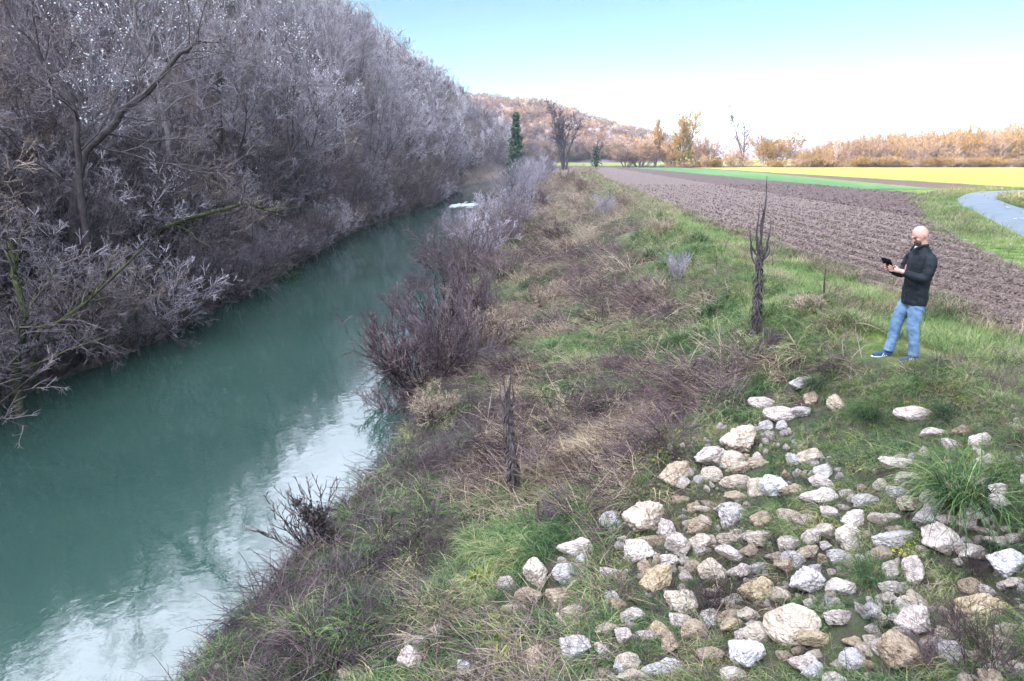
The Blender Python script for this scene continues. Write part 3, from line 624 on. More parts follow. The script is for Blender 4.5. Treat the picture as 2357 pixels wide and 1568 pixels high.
for q in [(980, 38, 160, 65, 'w', 'pale long block lying flat at the top of the rubble below the man'), (740, 170, 170, 200, 'c', 'large rounded cream boulder sunk in green grass at the upper left of the rubble'),
    (570, 280, 150, 130, 'w', 'white cream boulder just down left of the large rounded boulder'), (380, 370, 150, 160, 't', 'tan boulder with grass over its right side on the left edge of the rubble'),
    (590, 380, 90, 80, 'c'), (930, 435, 160, 170, 'b', 'rough bluish white angular rock standing in grass, upper middle of the rubble'), (1215, 430, 170, 90, 'w', 'white slab lying flat right of the rough bluish white rock'),
    (1040, 480, 100, 70, 't', 'small tan rock touching the lower right of the rough bluish white rock'), (835, 320, 120, 50, 't'), (1050, 300, 100, 80, 'g'), (970, 110, 50, 70, 'g'),
    (200, 600, 220, 240, 'c', 'largest cream boulder on the left side of the rubble with dry grass hanging over it'), (30, 650, 120, 110, 'g', 'pale grey rock in green grass left of the largest cream boulder'),
    (160, 820, 180, 140, 'w', 'cracked white boulder below the largest cream boulder'), (410, 780, 130, 120, 'p', 'pinkish white block half covered by yellow green grass'), (700, 610, 150, 130, 'g', 'rounded grey boulder in the middle of the rubble, grass draped on top'),
    (720, 510, 120, 70, 't'), (400, 530, 80, 50, 't'), (550, 650, 60, 80, 'c'), (320, 690, 90, 120, 'w'), (590, 920, 180, 150, 'c', 'big rounded cream boulder with a dark wiry tuft at its lower right'),
    (280, 960, 180, 160, 'o', 'ochre and tan wedge shaped rock with a pale tip'), (400, 1090, 160, 190, 'c', 'cream angular block crossed by dry grass stems'), (840, 1040, 150, 150, 'o', 'ochre cream rock right of the dark wiry tuft'),
    (985, 880, 80, 150, 't', 'upright narrow tan rock'), (840, 915, 70, 60, 'g', 'small faceted grey stone lying on a bigger pale rock'), (1120, 980, 160, 190, 'g', 'pitted grey and white rock left of the dark green tussock'),
    (1050, 1200, 280, 230, 'c', 'widest flat cream slab in the lower middle of the rubble'), (1300, 1185, 130, 110, 'w', 'round white faceted rock right of the widest cream slab'), (1180, 1310, 200, 100, 'o', 'ochre yellow oblong rock, the yellowest of the rubble'),
    (780, 1370, 240, 200, 'b', 'bright bluish white angular boulder at the bottom middle, whitest of the rubble'), (690, 1240, 100, 80, 'o', 'small ochre block above the whitest boulder'), (460, 1265, 130, 110, 't', 'tan rough block left of the whitest boulder'),
    (265, 1280, 90, 110, 'o', 'mossy ochre round rock near the bottom left of the rubble'), (1620, 740, 230, 120, 'g', 'large grey white slab under curved grass in the right part of the rubble'), (1150, 740, 90, 90, 'p'), (1360, 740, 170, 130, 'p', 'pinkish broken block left of the large grey white slab'),
    (1390, 640, 100, 110, 'p'), (1870, 740, 160, 180, 'p', 'pinkish white block right of the large grey white slab'), (1720, 920, 110, 120, 'w', 'white block above the dark green tussock on the right'), (1620, 1020, 160, 90, 'w', 'white rock right of the dark green tussock'),
    (1640, 320, 150, 80, 'p', 'pinkish flat rock in the grass left of the big pale tussock'), (1870, 160, 150, 70, 'p', 'flat pinkish rock in grass near the right edge, upper of two'), (2000, 140, 80, 60, 't'), (2120, 220, 100, 60, 'p', 'pink stone in green grass close to the right edge'),
    (1730, 50, 190, 60, 'p', 'long flat pinkish white rock under yellowish weeds below the man'), (1630, 490, 110, 90, 'g'), (1860, 520, 110, 100, 'p'), (2080, 1140, 330, 190, 'o', 'longest ochre and cream boulder slanting down at the lower right'),
    (1730, 1200, 170, 200, 'w', 'long white boulder left of the longest ochre boulder'), (1620, 1370, 200, 240, 't', 'big rounded tan boulder at the bottom right, ringed by dry purple stems'), (2250, 880, 210, 180, 'b', 'pale bluish boulder with an ochre base at the right edge'),
    (2300, 1000, 120, 70, 'c'), (1375, 1345, 70, 50, 'o'), (1390, 1430, 100, 90, 'b', 'small bluish white rock under the yellowest rock'), (1160, 1505, 90, 90, 'b', 'bluish white stone at the bottom edge of the rubble'), (990, 1415, 80, 70, 't', 'small tan cube shaped stone right of the whitest boulder'),
    (300, 1490, 200, 120, 'b', 'white and blue grey rock at the bottom edge left of the middle'), (130, 1530, 150, 70, 'c'), (560, 1210, 55, 90, 'b', 'small pale blue stone standing upright'), (1570, 1090, 70, 60, 'w'), (1040, 620, 130, 50, 'c'), (860, 640, 150, 60, 't'), (1110, 640, 100, 50, 'c'),
    (690, 750, 120, 70, 'c'), (780, 740, 70, 50, 'p'), (600, 770, 80, 60, 'c'), (790, 820, 70, 60, 't'), (740, 940, 90, 70, 'p'), (1290, 10, 40, 30, 't'), (1550, 840, 80, 60, 't'), (510, 820, 60, 70, 'g', 'dark grey stone under yellow green grass'),
    (1100, 30, 100, 60, 'g'), (1540, 640, 90, 60, 'c'), (1250, 600, 90, 60, 'p'), (1300, 860, 120, 80, 'g'), (60, 790, 60, 50, 'w'), (40, 1120, 90, 120, 't'), (480, 900, 70, 60, 't'), (340, 1330, 90, 130, 't'), (1440, 870, 80, 60, 'p'), (1250, 1110, 60, 40, 'g'), (70, 1480, 60, 90, 'b'),
    (420, 430, 60, 70, 'w'), (660, 330, 60, 40, 'b'), (1010, 150, 60, 40, 'p'), (890, 110, 90, 50, 'g'), (2240, 1020, 60, 50, 'w'), (1980, 1260, 110, 70, 't'), (120, 1240, 60, 50, 'g'), (820, 1240, 70, 40, 'p'), (1480, 1330, 60, 60, 'c'), (1830, 1330, 80, 50, 't'), (510, 410, 40, 40, 'b')]: SA(*q)
for q in [(1950, 900, 130, 90, 'w', 'white slab lying on the left tip of the rubble'), (1765, 1010, 110, 150, 'c', 'cream boulder tilted in green grass at the left end of the rubble'), (1595, 1078, 70, 60, 'w', 'small white stone lying alone in dark grass left of the rubble'), (1720, 1135, 170, 65, 't'), (1640, 1200, 110, 60, 'c'),
    (1880, 1140, 150, 140, 't', 'tan boulder with mossy grass below the tilted cream boulder'), (1935, 1230, 150, 100, 'c'), (1760, 1460, 120, 160, 't', 'tan rugged boulder at the bottom edge in front of yellow green weeds'), (1950, 1400, 150, 140, 'g', 'long grey white rock slanting at the bottom of the rubble'),
    (1430, 1240, 90, 60, 'p'), (1170, 1370, 90, 60, 'p'), (1250, 1330, 80, 90, 'p'), (1150, 1450, 120, 130, 'p', 'pinkish cream rock at the bottom of the grassy bank'), (1410, 1510, 90, 120, 'b', 'bluish white rock at the bottom edge left of the yellow green weeds'), (800, 1510, 50, 90, 'c'),
    (1990, 975, 60, 80, 'b', 'smooth blue white stone near the left tip of the rubble'), (1890, 970, 40, 30, 'w'), (1905, 1035, 90, 80, 'b'), (175, 1490, 40, 30, 'w', 'small white stone at the muddy water edge, bottom left'), (510, 1265, 60, 22, 'g', 'flat grey stone half buried in the mud of the bank'), (770, 1310, 30, 25, 'g')]: SB(*q)
for q in [(1845, 880, 45, 32, 'g', 'grey white rock in grass highest up the bank near the man'), (1757, 925, 55, 24, 'w', 'white flat rock left of the top of the rubble'), (1927, 925, 28, 40, 't', 'small upright tan rock below the man'), (1865, 918, 34, 26, 't'), (1700, 1075, 60, 30, 't'), (2060, 1065, 70, 30, 'p')]: LS.append((*q, None) if len(q) < 6 else q)
g = np.random.default_rng(77)
def zone_name(px, py):
    return ('left' if px < 1500 else 'middle' if px < 1900 else 'right') + ' ' + ('top' if py < 1080 else 'upper part' if py < 1250 else 'lower part' if py < 1420 else 'bottom')
def put_stone(px, py, w_, h_, key, lab, group='limestone rubble on the right bank'):
    X, Y, Z, t = hit(px, py + h_ * .30)
    kf = 1.02 if w_ > 75 else 1.14 if w_ > 45 else 1.28
    r = w_ / F_PX * t * .5 * kf; rh = h_ / F_PX * t * .5 * kf
    sx = r; sy = max(rh * 1.0, r * .55); sz = max(min(rh, r * 1.1) * .85, r * .42)
    o = link('limestone_rock', rk_mesh(int(g.integers(7)), key), None, (X, Y, Z + sz * .34), g.uniform(-.35, .35) + (PI if g.random() < .5 else 0), (sx, sy, sz))
    o.rotation_euler[0] = g.uniform(-.25, .25); o.rotation_euler[1] = g.uniform(-.25, .25)
    tag(o, lab or 'small %s limestone rock half hidden in grass, %s of the rubble' % (CN[key], zone_name(px, py)), 'rock', group)
    STONES_XY.append((X, Y, r)); return o
for q in LS: put_stone(*q)
# smaller rubble between
nst = 0
while nst < 150:
    px, py = A(g.uniform(-560, 2340), g.uniform(150, 1560))
    if (px - 1402) < (1380 - py) * .85 - 40 or (py < 1100 and g.random() < .6): continue
    X_, Y_, Z_, t_ = hit(px, py); big_ = nst < 70
    if min(math.hypot(X_ - a, Y_ - b) / (c_ + .04) for a, b, c_ in STONES_XY) < (.95 if big_ else .6): continue
    nst += 1
    if big_:
        put_stone(px, py, g.uniform(30, 62), g.uniform(22, 46), str(g.choice(list('wcctgpw'))), None); continue
    put_stone(px, py, g.uniform(9, 34), g.uniform(8, 26), (kc := str(g.choice(list('wccttp')))), 'fist sized %s stone between larger rocks, %s of the rubble' % (CN[kc], zone_name(px, py)), 'small rubble pieces between the rocks')
def bank_points(n, ymin, ymax, p=1.6, smin=.02, smax=1.25):
    g = np.random.default_rng(n); u = g.random(n)
    y = (ymin ** (1 - p) + u * (ymax ** (1 - p) - ymin ** (1 - p))) ** (1 / (1 - p)); s = g.uniform(smin, smax, n)
    x = RX(y) + s * (CX(y) - RX(y)); return x, y, s, g
def put(name, x, y, idx, g, lodk=.030, smin=.75, smax=1.35, base_az=3.4, jaz=.85, label=None, tiltk=.6, zoff=0):
    n = len(x); lod = 1 + lodk * np.maximum(np.hypot(x, y) - 8, 0); sc = (g.uniform(smin, smax, n) * lod ** .75) * (1 + .55 * fbm(x * 1.3, y * 1.3, 2, 101)) * np.where((x > .2 + (y - 3) * .35) & (y < 8.8), .56, np.where(y < 8, .68 + .04 * y, 1)) * np.where((np.hypot(x - 5.3, y - 9.1) < .75), .45, 1)
    z = H(x, y) - .01 + zoff
    dzx = (H(x + .3, y) - H(x - .3, y)) / .6
    rot = np.stack([np.zeros(n), np.clip(dzx, -.6, .6) * tiltk * 1.0, base_az + g.normal(0, jaz, n)], -1)
    rot[:, 1] = np.clip(dzx, -.6, .6) * tiltk * np.cos(rot[:, 2]) * -1
    tag(scatter(name, np.stack([x, y, z], -1), rot, np.stack([sc, sc, sc * g.uniform(.8, 1.1, n)], -1), idx, tuf), label=label)
x, y, s, g = bank_points(21000, 2.2, 150, 1.75, .0, 1.3)
k = in_v = (np.abs(x) < y * .79 + 1.5); x, y, s = x[k], y[k], s[k]; n = len(x)
wet = fbm(x * .55, y * .4, 3, 91) * 1.3
greenness = .42 + .50 * sm((s - .62) / .35) + .35 * sm((9.5 - y) / 4) + wet + fbm(x * 1.7, y * 1.7, 2, 93) * .5 - .25 * sm((y - 14) / 20) * (s < .8)
u = g.random(n); isg = greenness > u * .8 - .05 + .15
purple = fbm(x * .9 + 30, y * .6, 3, 95) > .02
idx = np.where(isg, g.integers(0, 6, n), np.where(purple & (u < .74), g.integers(10, 14, n), np.where(u > .90, g.integers(14, 17, n), g.integers(6, 10, n))))
farstraw = (y > 30) & (s > .5) & (g.random(n) < .5); idx = np.where(farstraw, g.integers(14, 17, n), idx)
muddy = (s < .30 + .1 * fbm(x, y, 2, 98)) & (y < 15); mu = g.random(n); idx = np.where(muddy & (mu < .5), g.integers(26, 28, n), np.where(muddy & (mu < .72), g.integers(10, 14, n), np.where(muddy & (mu < .95), g.integers(0, 6, n), idx)))
stone_zone = (x > .2 + (y - 3) * .35) & (y < 8.8)
idx = np.where(stone_zone & (idx >= 10) & (idx < 17) & (g.random(n) < .75), np.where(g.random(n) < .5, g.integers(24, 26, n), g.integers(0, 6, n)), idx)
idx = np.where((y < 5) & (idx >= 10) & (idx < 17) & (g.random(n) < .5), g.integers(6, 10, n), idx)
ok = ~(stone_zone & (g.random(n) < .42)) & ~(muddy & (g.random(n) < .45)) & (fbm(x * 2.3, y * 2.3, 2, 99) > -.42)
SXY = np.array(STONES_XY + [(5.32, 9.0, .22), (5.1, 9.2, .22)]); dmin = np.full(n, 9.); nr_ = y < 14; dmin[nr_] = np.min(np.hypot(x[nr_][:, None] - SXY[None, :, 0], y[nr_][:, None] - SXY[None, :, 1]) / (SXY[None, :, 2] * 1.12 + .03), axis=1)
ok &= (dmin > 1) | (g.random(n) < .05)
vz = s > 1.02; idx = np.where(vz & (y > 7), g.integers(17, 21, n), idx)
x, y, s, idx = x[ok], y[ok], s[ok], idx[ok]
for nm, lo, hi, lb in (('bank_grass', 0, 6, 'long green grass combed down the right bank'), ('dry_bank_grass', 6, 10, 'matted brown dead grass on the right bank'), ('dark_stem_tangle', 10, 14, 'purple brown tangled dead stems on the right bank'), ('straw_stems', 14, 17, 'pale straw coloured stems on the right bank'), ('wet_litter', 26, 28, 'black wet litter along the muddy water edge')):
    k = (idx >= lo) & (idx < hi); put(nm, x[k], y[k], idx[k], g, label=lb)
chips = [rk_mb[i].mesh('stone_chip', SM[k_], True) for i, k_ in ((0, 'w'), (1, 'c'), (2, 't'), (3, 'g'), (4, 'p'), (5, 'w'))]
g = np.random.default_rng(55); n = 2600; y = g.uniform(2.6, 8.6, n); x = g.uniform(-.6, 6.8, n); k = (x > .0 + (y - 3) * .42 + g.normal(0, .25, n)) & (fbm(x * 1.4, y * 1.4, 3, 61) > -.15) & ~((y > 6.8) & (x > 3.6)) & (np.abs(x) < y * .85 + .6); x, y = x[k], y[k]; n = len(x)
sc = g.uniform(.012, .045, n) * (g.random(n) ** 1.5 + .5)
tag(scatter('stone_chips', np.stack([x, y, H(x, y) + .01], -1), g.uniform(0, 6, (n, 3)), sc[:, None] * np.array([[1.2, 1, .8]]), g.integers(0, 6, n), chips), label='small chips of broken limestone between the rocks')
n = 16000; y = g.uniform(2.4, 9.0, n); x = g.uniform(-1.2, 7.2, n); k = (x > -.2 + (y - 3) * .35) & (np.abs(x) < y * .85 + .6) & (fbm(x * 1.8, y * 1.8, 3, 63) > -.22); x, y = x[k], y[k]; n = len(x); u = g.random(n)
dm = np.min(np.hypot(x[:, None] - SXY[None, :, 0], y[:, None] - SXY[None, :, 1]) / (SXY[None, :, 2] * .72 + .01), axis=1); k = (dm > 1) | (g.random(n) < .30); x, y, u = x[k], y[k], u[k]; n = len(x)
idx = np.where(u < .36, g.integers(0, 6, n), np.where(u < .50, g.integers(24, 26, n), np.where(u < .60, g.integers(10, 14, n), np.where(u < .66, g.integers(21, 24, n), np.where(u < .80, g.integers(26, 28, n), g.integers(17, 21, n))))))
put('growth_between_rocks', x, y, idx, g, smin=.4, smax=.95, jaz=1.0, label='short grass, moss and dead litter between the rocks')
# verge
n = 15000; u = g.random(n); y = (3 ** -.6 + u * (180 ** -.6 - 3 ** -.6)) ** (1 / -.6); c = CX(y); e = verge_edge(y); x = c - .8 + g.random(n) * (e - c + 1.25)
nr = (g.random(n) < .10) & (y > 16)
k = np.abs(x) < y * .79 + 1; x, y = x[k], y[k]; n = len(x)
dryv = (fbm(x * .9, y * .5, 3, 97) > .12) | (np.abs(x - verge_edge(y)) < .35)
idx = np.where(dryv & (g.random(n) < .6), g.integers(24, 26, n), g.integers(17, 21, n))
put('verge_grass', x, y, idx, g, jaz=3, label='short bright green grass on the verge beside the ploughed field')
# grass beside the road
n = 5000; i = g.integers(20, 185, n); side = g.random(n) < .55; a = RP[i, 0]; b = RP[i, 8]; o_ = g.random(n) ** .8 * 2.6; dirv = norm(b - a)
x = np.where(side, a[:, 0] - dirv[:, 0] * o_, b[:, 0] + dirv[:, 0] * o_ * .6); y = np.where(side, a[:, 1] - dirv[:, 1] * o_, b[:, 1] + dirv[:, 1] * o_ * .6)
k = (y > 12) & (np.abs(x) < y * .8 + 2); x, y = x[k], y[k]; n = len(x)
put('roadside_grass', x, y, np.where(g.random(n) < .3, g.integers(24, 26, n), g.integers(17, 21, n)), g, jaz=3, label='green grass along both edges of the farm road')
# clods on the near part of the field
clods = [rock(300 + i, 9, 2, .22).mesh('clod', soil_d if i % 2 else soil_l, True) for i in range(6)]
n = 22000; u = g.random(n); y = (9 ** -.8 + u * (70 ** -.8 - 9 ** -.8)) ** (1 / -.8); x0 = verge_edge(y) + .1; x1 = road_side(y) - .2; x = x0 + g.random(n) * (x1 - x0)
k = (np.abs(x) < y * .79 + 1) & (x1 > x0); x, y = x[k], y[k]; n = len(x); dark = x > split(y); sc = g.uniform(.008, .03, n) * (1 + .012 * y) * np.where(dark, 1.5, 1)
idx = np.where(g.random(n) < np.where(dark, .9, .25), g.integers(0, 3, n) * 2 + 1, g.integers(0, 3, n) * 2)
tag(scatter('soil_clods', np.stack([x, y, np.maximum(H(x, y, False), FZ) + .06 + fbm(x * .25, y * .25, 3, 31) * .05], -1), g.uniform(0, 6, (n, 3)), sc[:, None] * np.array([[1.2, 1, .8]]), idx, clods), label='clods of turned soil on the ploughed field')

#PART5
# ------------------------------------------------------------------ tall dead stalks on the bank
def dead_leaves(g, axis_pts, axis_r, n, ln, wd, droop=1.2):
    m = len(axis_pts); t = g.random(n) ** .9 * (m - 1); i = np.minimum(t.astype(int), m - 2); fr = (t - i)[:, None]
    P = axis_pts[i] * (1 - fr) + axis_pts[i + 1] * fr; az = g.uniform(0, 2 * PI, n)
    L = g.uniform(*ln, n) * (1.2 - .6 * t / (m - 1)); return P, az, L, g.uniform(.1, .5, n), g.uniform(1.6, 2.6, n), g.uniform(*wd, n), g.random(n)
def mullein(loc, Ht, seed, spikes, label, leafn=420, r=.030, lean=0.0, top=.62, cat='dead stalk'):
    g = np.random.default_rng(seed); o = thing('dead_weed_stalk', loc, label, cat, 'tall dead weed stalks on the bank')
    k = np.linspace(0, 1, 9); ax = np.stack([lean * k * Ht + .02 * np.sin(k * 5), .01 * np.cos(k * 7), k * Ht * top - .05], -1)
    mb = MB(); chains(mb, ax[None], (r * (1.25 - .5 * k))[None], 8); mb.build('stem', bark_dark, o, True)
    mb = MB(); P, az, L, el, bd, wd, tn = dead_leaves(g, ax, None, leafn, (.14, .30), (.018, .045)); blades(mb, P, az, L, -el, bd, wd, tn, 4, g.normal(0, 1, len(P)))
    mb.build('withered_leaves', bark_dark, o)
    for (dx, h0, h1, th) in spikes:
        z0 = top * Ht * h0; P0 = np.array([np.interp(z0, ax[:, 2], ax[:, 0]), 0, z0]); q = np.linspace(0, 1, 10)
        dy = g.uniform(-.10, .10)
        dx = dx * 1.3
        pts = np.stack([P0[0] + dx * (1 - np.exp(-q * 4)) + .01 * np.sin(q * 9 + dx * 50), dy * (1 - np.exp(-q * 4)), z0 + (h1 * Ht - z0) * q], -1)
        mb = MB(); chains(mb, pts[None], (th * (.65 + .5 * np.sin(np.clip(q * 1.1, 0, 1) * PI)) * (1 - .75 * q ** 3))[None], 7)
        n = int(170 * (h1 - .3)); t = g.random(n) * 8.9; i = t.astype(int); fr = (t - i)[:, None]; Q = pts[i] * (1 - fr) + pts[i + 1] * fr
        leaves(mb, Q + g.normal(size=(n, 3)) * th * .5, th * .5)
        mb.build('spike', bark_dark, o)
    return o
X, Y, Z, t = hit(1734, 772)
m1 = mullein((X, Y, Z), 2.62, 3, [(.03, .9, 1.0, .018), (-.09, .75, .84, .015), (-.14, .7, .72, .016), (.11, .72, .74, .018), (.07, .8, .66, .017), (-.05, .85, .68, .018), (.15, .75, .60, .014), (-.11, .82, .62, .014), (.0, .95, .80, .02)], 'tall dark dead weed stalk branching into upright spikes on the slope left of the man')
X, Y, Z, t = hit(1182, 1142)
m2 = mullein((X, Y, Z), 1.95, 8, [(.02, .8, 1.0, .014), (-.05, .7, .95, .013), (.05, .75, .88, .012), (-.09, .8, .90, .010), (.0, .9, .84, .014)], 'shorter dark dead stalk with withered leaves in the middle of the slope above the water', 480, .04, -.035, .80)
def slim_stalk(px, py, top, label, r=.008, side=0):
    X, Y, Z, t = hit(px, py); h = (py - top) / F_PX * t * 1.02; g = np.random.default_rng(int(px)); q = np.linspace(0, 1, 7)
    pts = np.stack([side * h * q ** 2 + .01 * np.sin(q * 6), 0 * q, q * h - .05], -1); mb = MB(); chains(mb, pts[None], (r * (1.2 - .6 * q))[None], 6)
    n = 30; tt = g.random(n) ** .5 * 5.9; i = tt.astype(int); fr = (tt - i)[:, None]; leaves(mb, pts[i] * (1 - fr) + pts[i + 1] * fr + g.normal(size=(n, 3)) * .008, .014)
    o = mb.build('dry_stalk', stalk_m, None, False, (X, Y, Z)); return tag(o, label, 'dead stalk', 'slim dead stalks on the bank')
slim_stalk(1893, 694, 614, 'single thin dark upright stalk on the green verge left of the man', .016)
slim_stalk(1775, 618, 552, 'thin bent brown stalk on the verge right behind the branching dead stalk', .009, .1)
slim_stalk(1665, 590, 545, 'thin brown stalk on the verge left of the branching dead stalk', .009, .25)
slim_stalk(1648, 628, 585, 'short thin stalk on the verge, leftmost of the slim stalks', .008, 0)
slim_stalk(1240, 1225, 1140, 'short black broken stalk beside the purple bramble low on the slope', .02, -.02)
slim_stalk(1385, 740, 672, 'short dark stalk in the brown tangle of the middle slope', .016, .05)

# bushes and brambles on the right bank, each placed by its foot
def bush_meshes(seed, mat, H_=2.4, stems=26, spread=.9, tw=.0045, lean=(0, 0), n1=5, n2=4, n3=2, r0=.016, n4=0):
    T, K, Fb = bare_tree(seed, H_=H_, r0=r0, stems=stems, n1=n1, n2=n2, n3=n3, n4=n4, a1=.45, up=.05, stem_spread=spread, ratio1=.4, tw=tw, lean=lean, t0=.25)
    return T.mesh('bush_stems', mat, True), K.mesh('bush_twigs', mat), None
bushes = {'p': [bush_meshes(500 + i, twig_purple, lean=(-.25, -.1)) for i in range(3)], 'k': [bush_meshes(510 + i, stalk_m, stems=34, spread=1.1, lean=(-.35, -.15)) for i in range(2)],
          'g': [bush_meshes(520 + i, twig, stems=22, spread=.6, H_=2.6) for i in range(3)], 's': [bush_meshes(530 + i, straw_m, H_=1.2, stems=46, spread=.75, tw=.003, r0=.007, n3=2) for i in range(3)],
          'b': [bush_meshes(540 + i, twig_purple, H_=1.1, stems=50, spread=1.6, tw=.003, r0=.006) for i in range(2)]}
H0 = dict(p=2.3, k=2.3, g=2.4, s=1.1, b=.85)
BU = [(985, 900, 250, 'k', 'dark dense bush spreading over the water in front, with a pale reflection beside it'), (1060, 850, 240, 'p', 'purple brown bush of straight upright stems behind the dark spreading bush'), (930, 935, 120, 'k', 'lowest dark bush dipping its twigs into the river'),
      (1120, 800, 120, 's', 'straw coloured dry bush above the dark waterside bush'), (1010, 660, 90, 'b', 'dark reddish bush pushing out into the river at the bend of the near bank'), (1075, 640, 165, 'p', 'purple bush at the waterline right of the reddish bush'), (1120, 600, 130, 'g', 'grey bush with pale upright twigs at the waterline, midway up the river'),
      (1060, 575, 110, 'g', 'thin pale leafless shrub standing alone at the water edge in front of the riffle'), (1160, 560, 110, 'p', 'dense purple grey bush on the bank above the pale shrub'), (1190, 520, 110, 'g', 'grey bush on the far part of the bank beside the purple grey one'), (1130, 520, 90, 'g', 'small grey bush at the water edge before the riffle'),
      (950, 850, 150, 'k', 'dark bush at the waterline behind the lowest dark bush'), (1030, 770, 170, 'k', 'dark brown bush at the waterline behind the purple upright bush'), (1110, 720, 140, 'p', 'mauve bush on the bank above the reddish bush'), (1020, 620, 100, 'k', 'low dark bush at the waterline beyond the reddish bush'), (1180, 475, 105, 'g', 'bluish grey bush beside the riffle'), (1215, 450, 95, 'g', 'tall grey bush right of the riffle below the ivy column'), (1240, 425, 80, 'g', 'grey bush near the top of the far bank'), (1210, 415, 75, 'g', 'pale grey bush where the river disappears behind the bank'), (1262, 405, 60, 'p', 'mauve bush at the far end of the bank crest'),
      (1315, 1190, 90, 'b', 'arching purple bramble clump at the lower slope right of the shorter dead stalk'), (1800, 780, 42, 'b', 'rounded purple grey mound of dead stems right of the tall branching stalk'), (1862, 715, 62, 's', 'pale pinkish mound of dead straw under the thin upright stalk'), (1260, 700, 80, 's', 'arched straw coloured thatch in the middle of the slope'),
      (1180, 760, 90, 's', 'tan collapsed dry bush left of the middle of the slope'), (1420, 850, 60, 'k', 'low black brown bush in the middle of the slope'), (1000, 960, 100, 's', 'pinkish tan dry clump over the river edge'), (1560, 640, 70, 'g', 'grey twiggy bush on the crest left of the tall branching stalk'),
      (1520, 540, 55, 's', 'dry pale bush on the crest, middle distance'), (1440, 480, 55, 's', 'dry pinkish bush on the crest farther back'), (1350, 450, 55, 's', 'dry pinkish bush on the crest near the first field corner'), (1300, 425, 50, 's', 'pale pink dry bush at the far crest'), (1390, 500, 60, 'g', 'grey bare bush on the upper slope in the distance'),
      (1290, 560, 60, 'k', 'dark brown bush halfway up the slope in the distance'), (1160, 640, 80, 'k', 'dark olive brown bush low on the slope behind the purple bush'), (1350, 405, 28, 's', 'small pale dry bush where the crest meets the field end'), (1325, 480, 50, 's', 'dry bush below the crest in the distance'), (1245, 480, 60, 'p', 'mauve bush on the slope behind the grey bushes')]
for k_, (px, py, hp, kd, lb) in enumerate(BU):
    X, Y, Z, t = hit(px, py); h = hp / F_PX * t * 1.0; s = h / H0[kd]
    plant_tree(bushes[kd][k_ % len(bushes[kd])], 'bank_bush', 'bush', (X, Y, Z - .04), rng.normal(0, .5), (s * 1.05, s * 1.05, s), lb, 'bushes on the right bank', names=('stems', 'twigs', 'x'))
# shrub at the water edge with flood debris caught in it
X, Y, Z, t = hit(745, 1255)
o = plant_tree(bush_meshes(560, stalk_m, H_=1.5, stems=15, spread=.8, lean=(-.7, .25), n2=2, n3=0, tw=.004, r0=.011), 'waterside_shrub', 'shrub', (X, Y, max(Z, 0)), 0, .85, 'leafless shrub leaning out over the bright water with black flood debris caught in its branches', names=('stems', 'twigs', 'x'))
mb = MB(); g = np.random.default_rng(9)
for c, r, n in (((-.10, .12, .42), .14, 420), ((-.28, .16, .52), .10, 160), ((.04, .02, .22), .13, 300), ((-.48, .3, .62), .05, 60)):
    q = g.normal(size=(n, 3)) * r * np.array([.7, .7, .8]) + np.array(c); leaves(mb, q, .035)
    P, az = q[: n // 4], g.uniform(0, 6.28, n // 4); blades(mb, P, az, g.uniform(.1, .22, n // 4), g.uniform(-1.2, 0, n // 4), g.uniform(.3, 1, n // 4), np.full(n // 4, .008), g.random(n // 4))
mb.build('flood_debris', debris_m, o)
dk = [tuft(570 + i, debris_m, 160, .25, (.25, .6), (.1, 1.3), (.5, 1.8), (.006, .016), .4, 1.2, name='wet_clump') for i in range(3)]
for (px, py, s, lb) in ((800, 1330, 1.0, 'black matted clump of wet dead leaves at the water edge below the debris shrub'), (850, 1290, .8, 'dark soaked clump of dead stems just right of the black matted clump'), (770, 1400, .7, 'dark brown wet clump on the muddy bank nearest the camera'), (905, 1060, .6, 'dark wet clump at the waterline under the dry tan growth')):
    X, Y, Z, t = hit(px, py); tag(link('wet_clump', dk[int(s * 10) % 3], None, (X, Y, Z), s * 9, s), lb, 'dead plant', 'wet dead clumps by the water')
big = [tuft(580, grass_m, 420, .22, (.45, .95), (.6, 1.4), (1.2, 2.3), (.008, .014), .25, 1.0, 6, 'tussock'), tuft(581, grass_m, 300, .20, (.3, .6), (.6, 1.45), (1.0, 2.2), (.005, .010), .5, .9, 5, 'tussock', (0, .35))]
for (px, py, k, s, lb) in ((2215, 1150, 0, 1.0, 'big pale green and straw tussock with long drooping blades at the right edge'), (2010, 1330, 1, .62, 'dark green fine tussock in the right part of the rubble'), (2030, 1430, 1, .48, 'second dark green fine tussock just below the first, beside the long white boulder'), (1880, 890, 1, .6, 'green tussock at the top of the rubble below the man'), (2190, 960, 1, .7, 'green tussock near the right edge above the flat pinkish rocks'),
                           (1180, 1290, 1, .7, 'bright green tussock left of the rubble tip'), (2000, 960, 1, .75, 'yellowish green drooping tussock below the man'), (1620, 980, 1, .6, 'green tussock left of the large rounded boulder'), (2300, 1270, 1, .5, 'green tussock above the pale bluish boulder at the right edge')):
    X, Y, Z, t = hit(px, py); tag(link('grass_tussock', big[k], None, (X, Y, Z), 3.4 + rng.normal() * .5, s), lb, 'grass', 'large grass tussocks among the rocks')
wir = [stalks(590 + i, stalk_m, 150, .16, (.2, .5), (.5, 1.5), (.0, .8), (.0015, .0028), .1, 2, name='wiry_tuft', br=4) for i in range(2)]
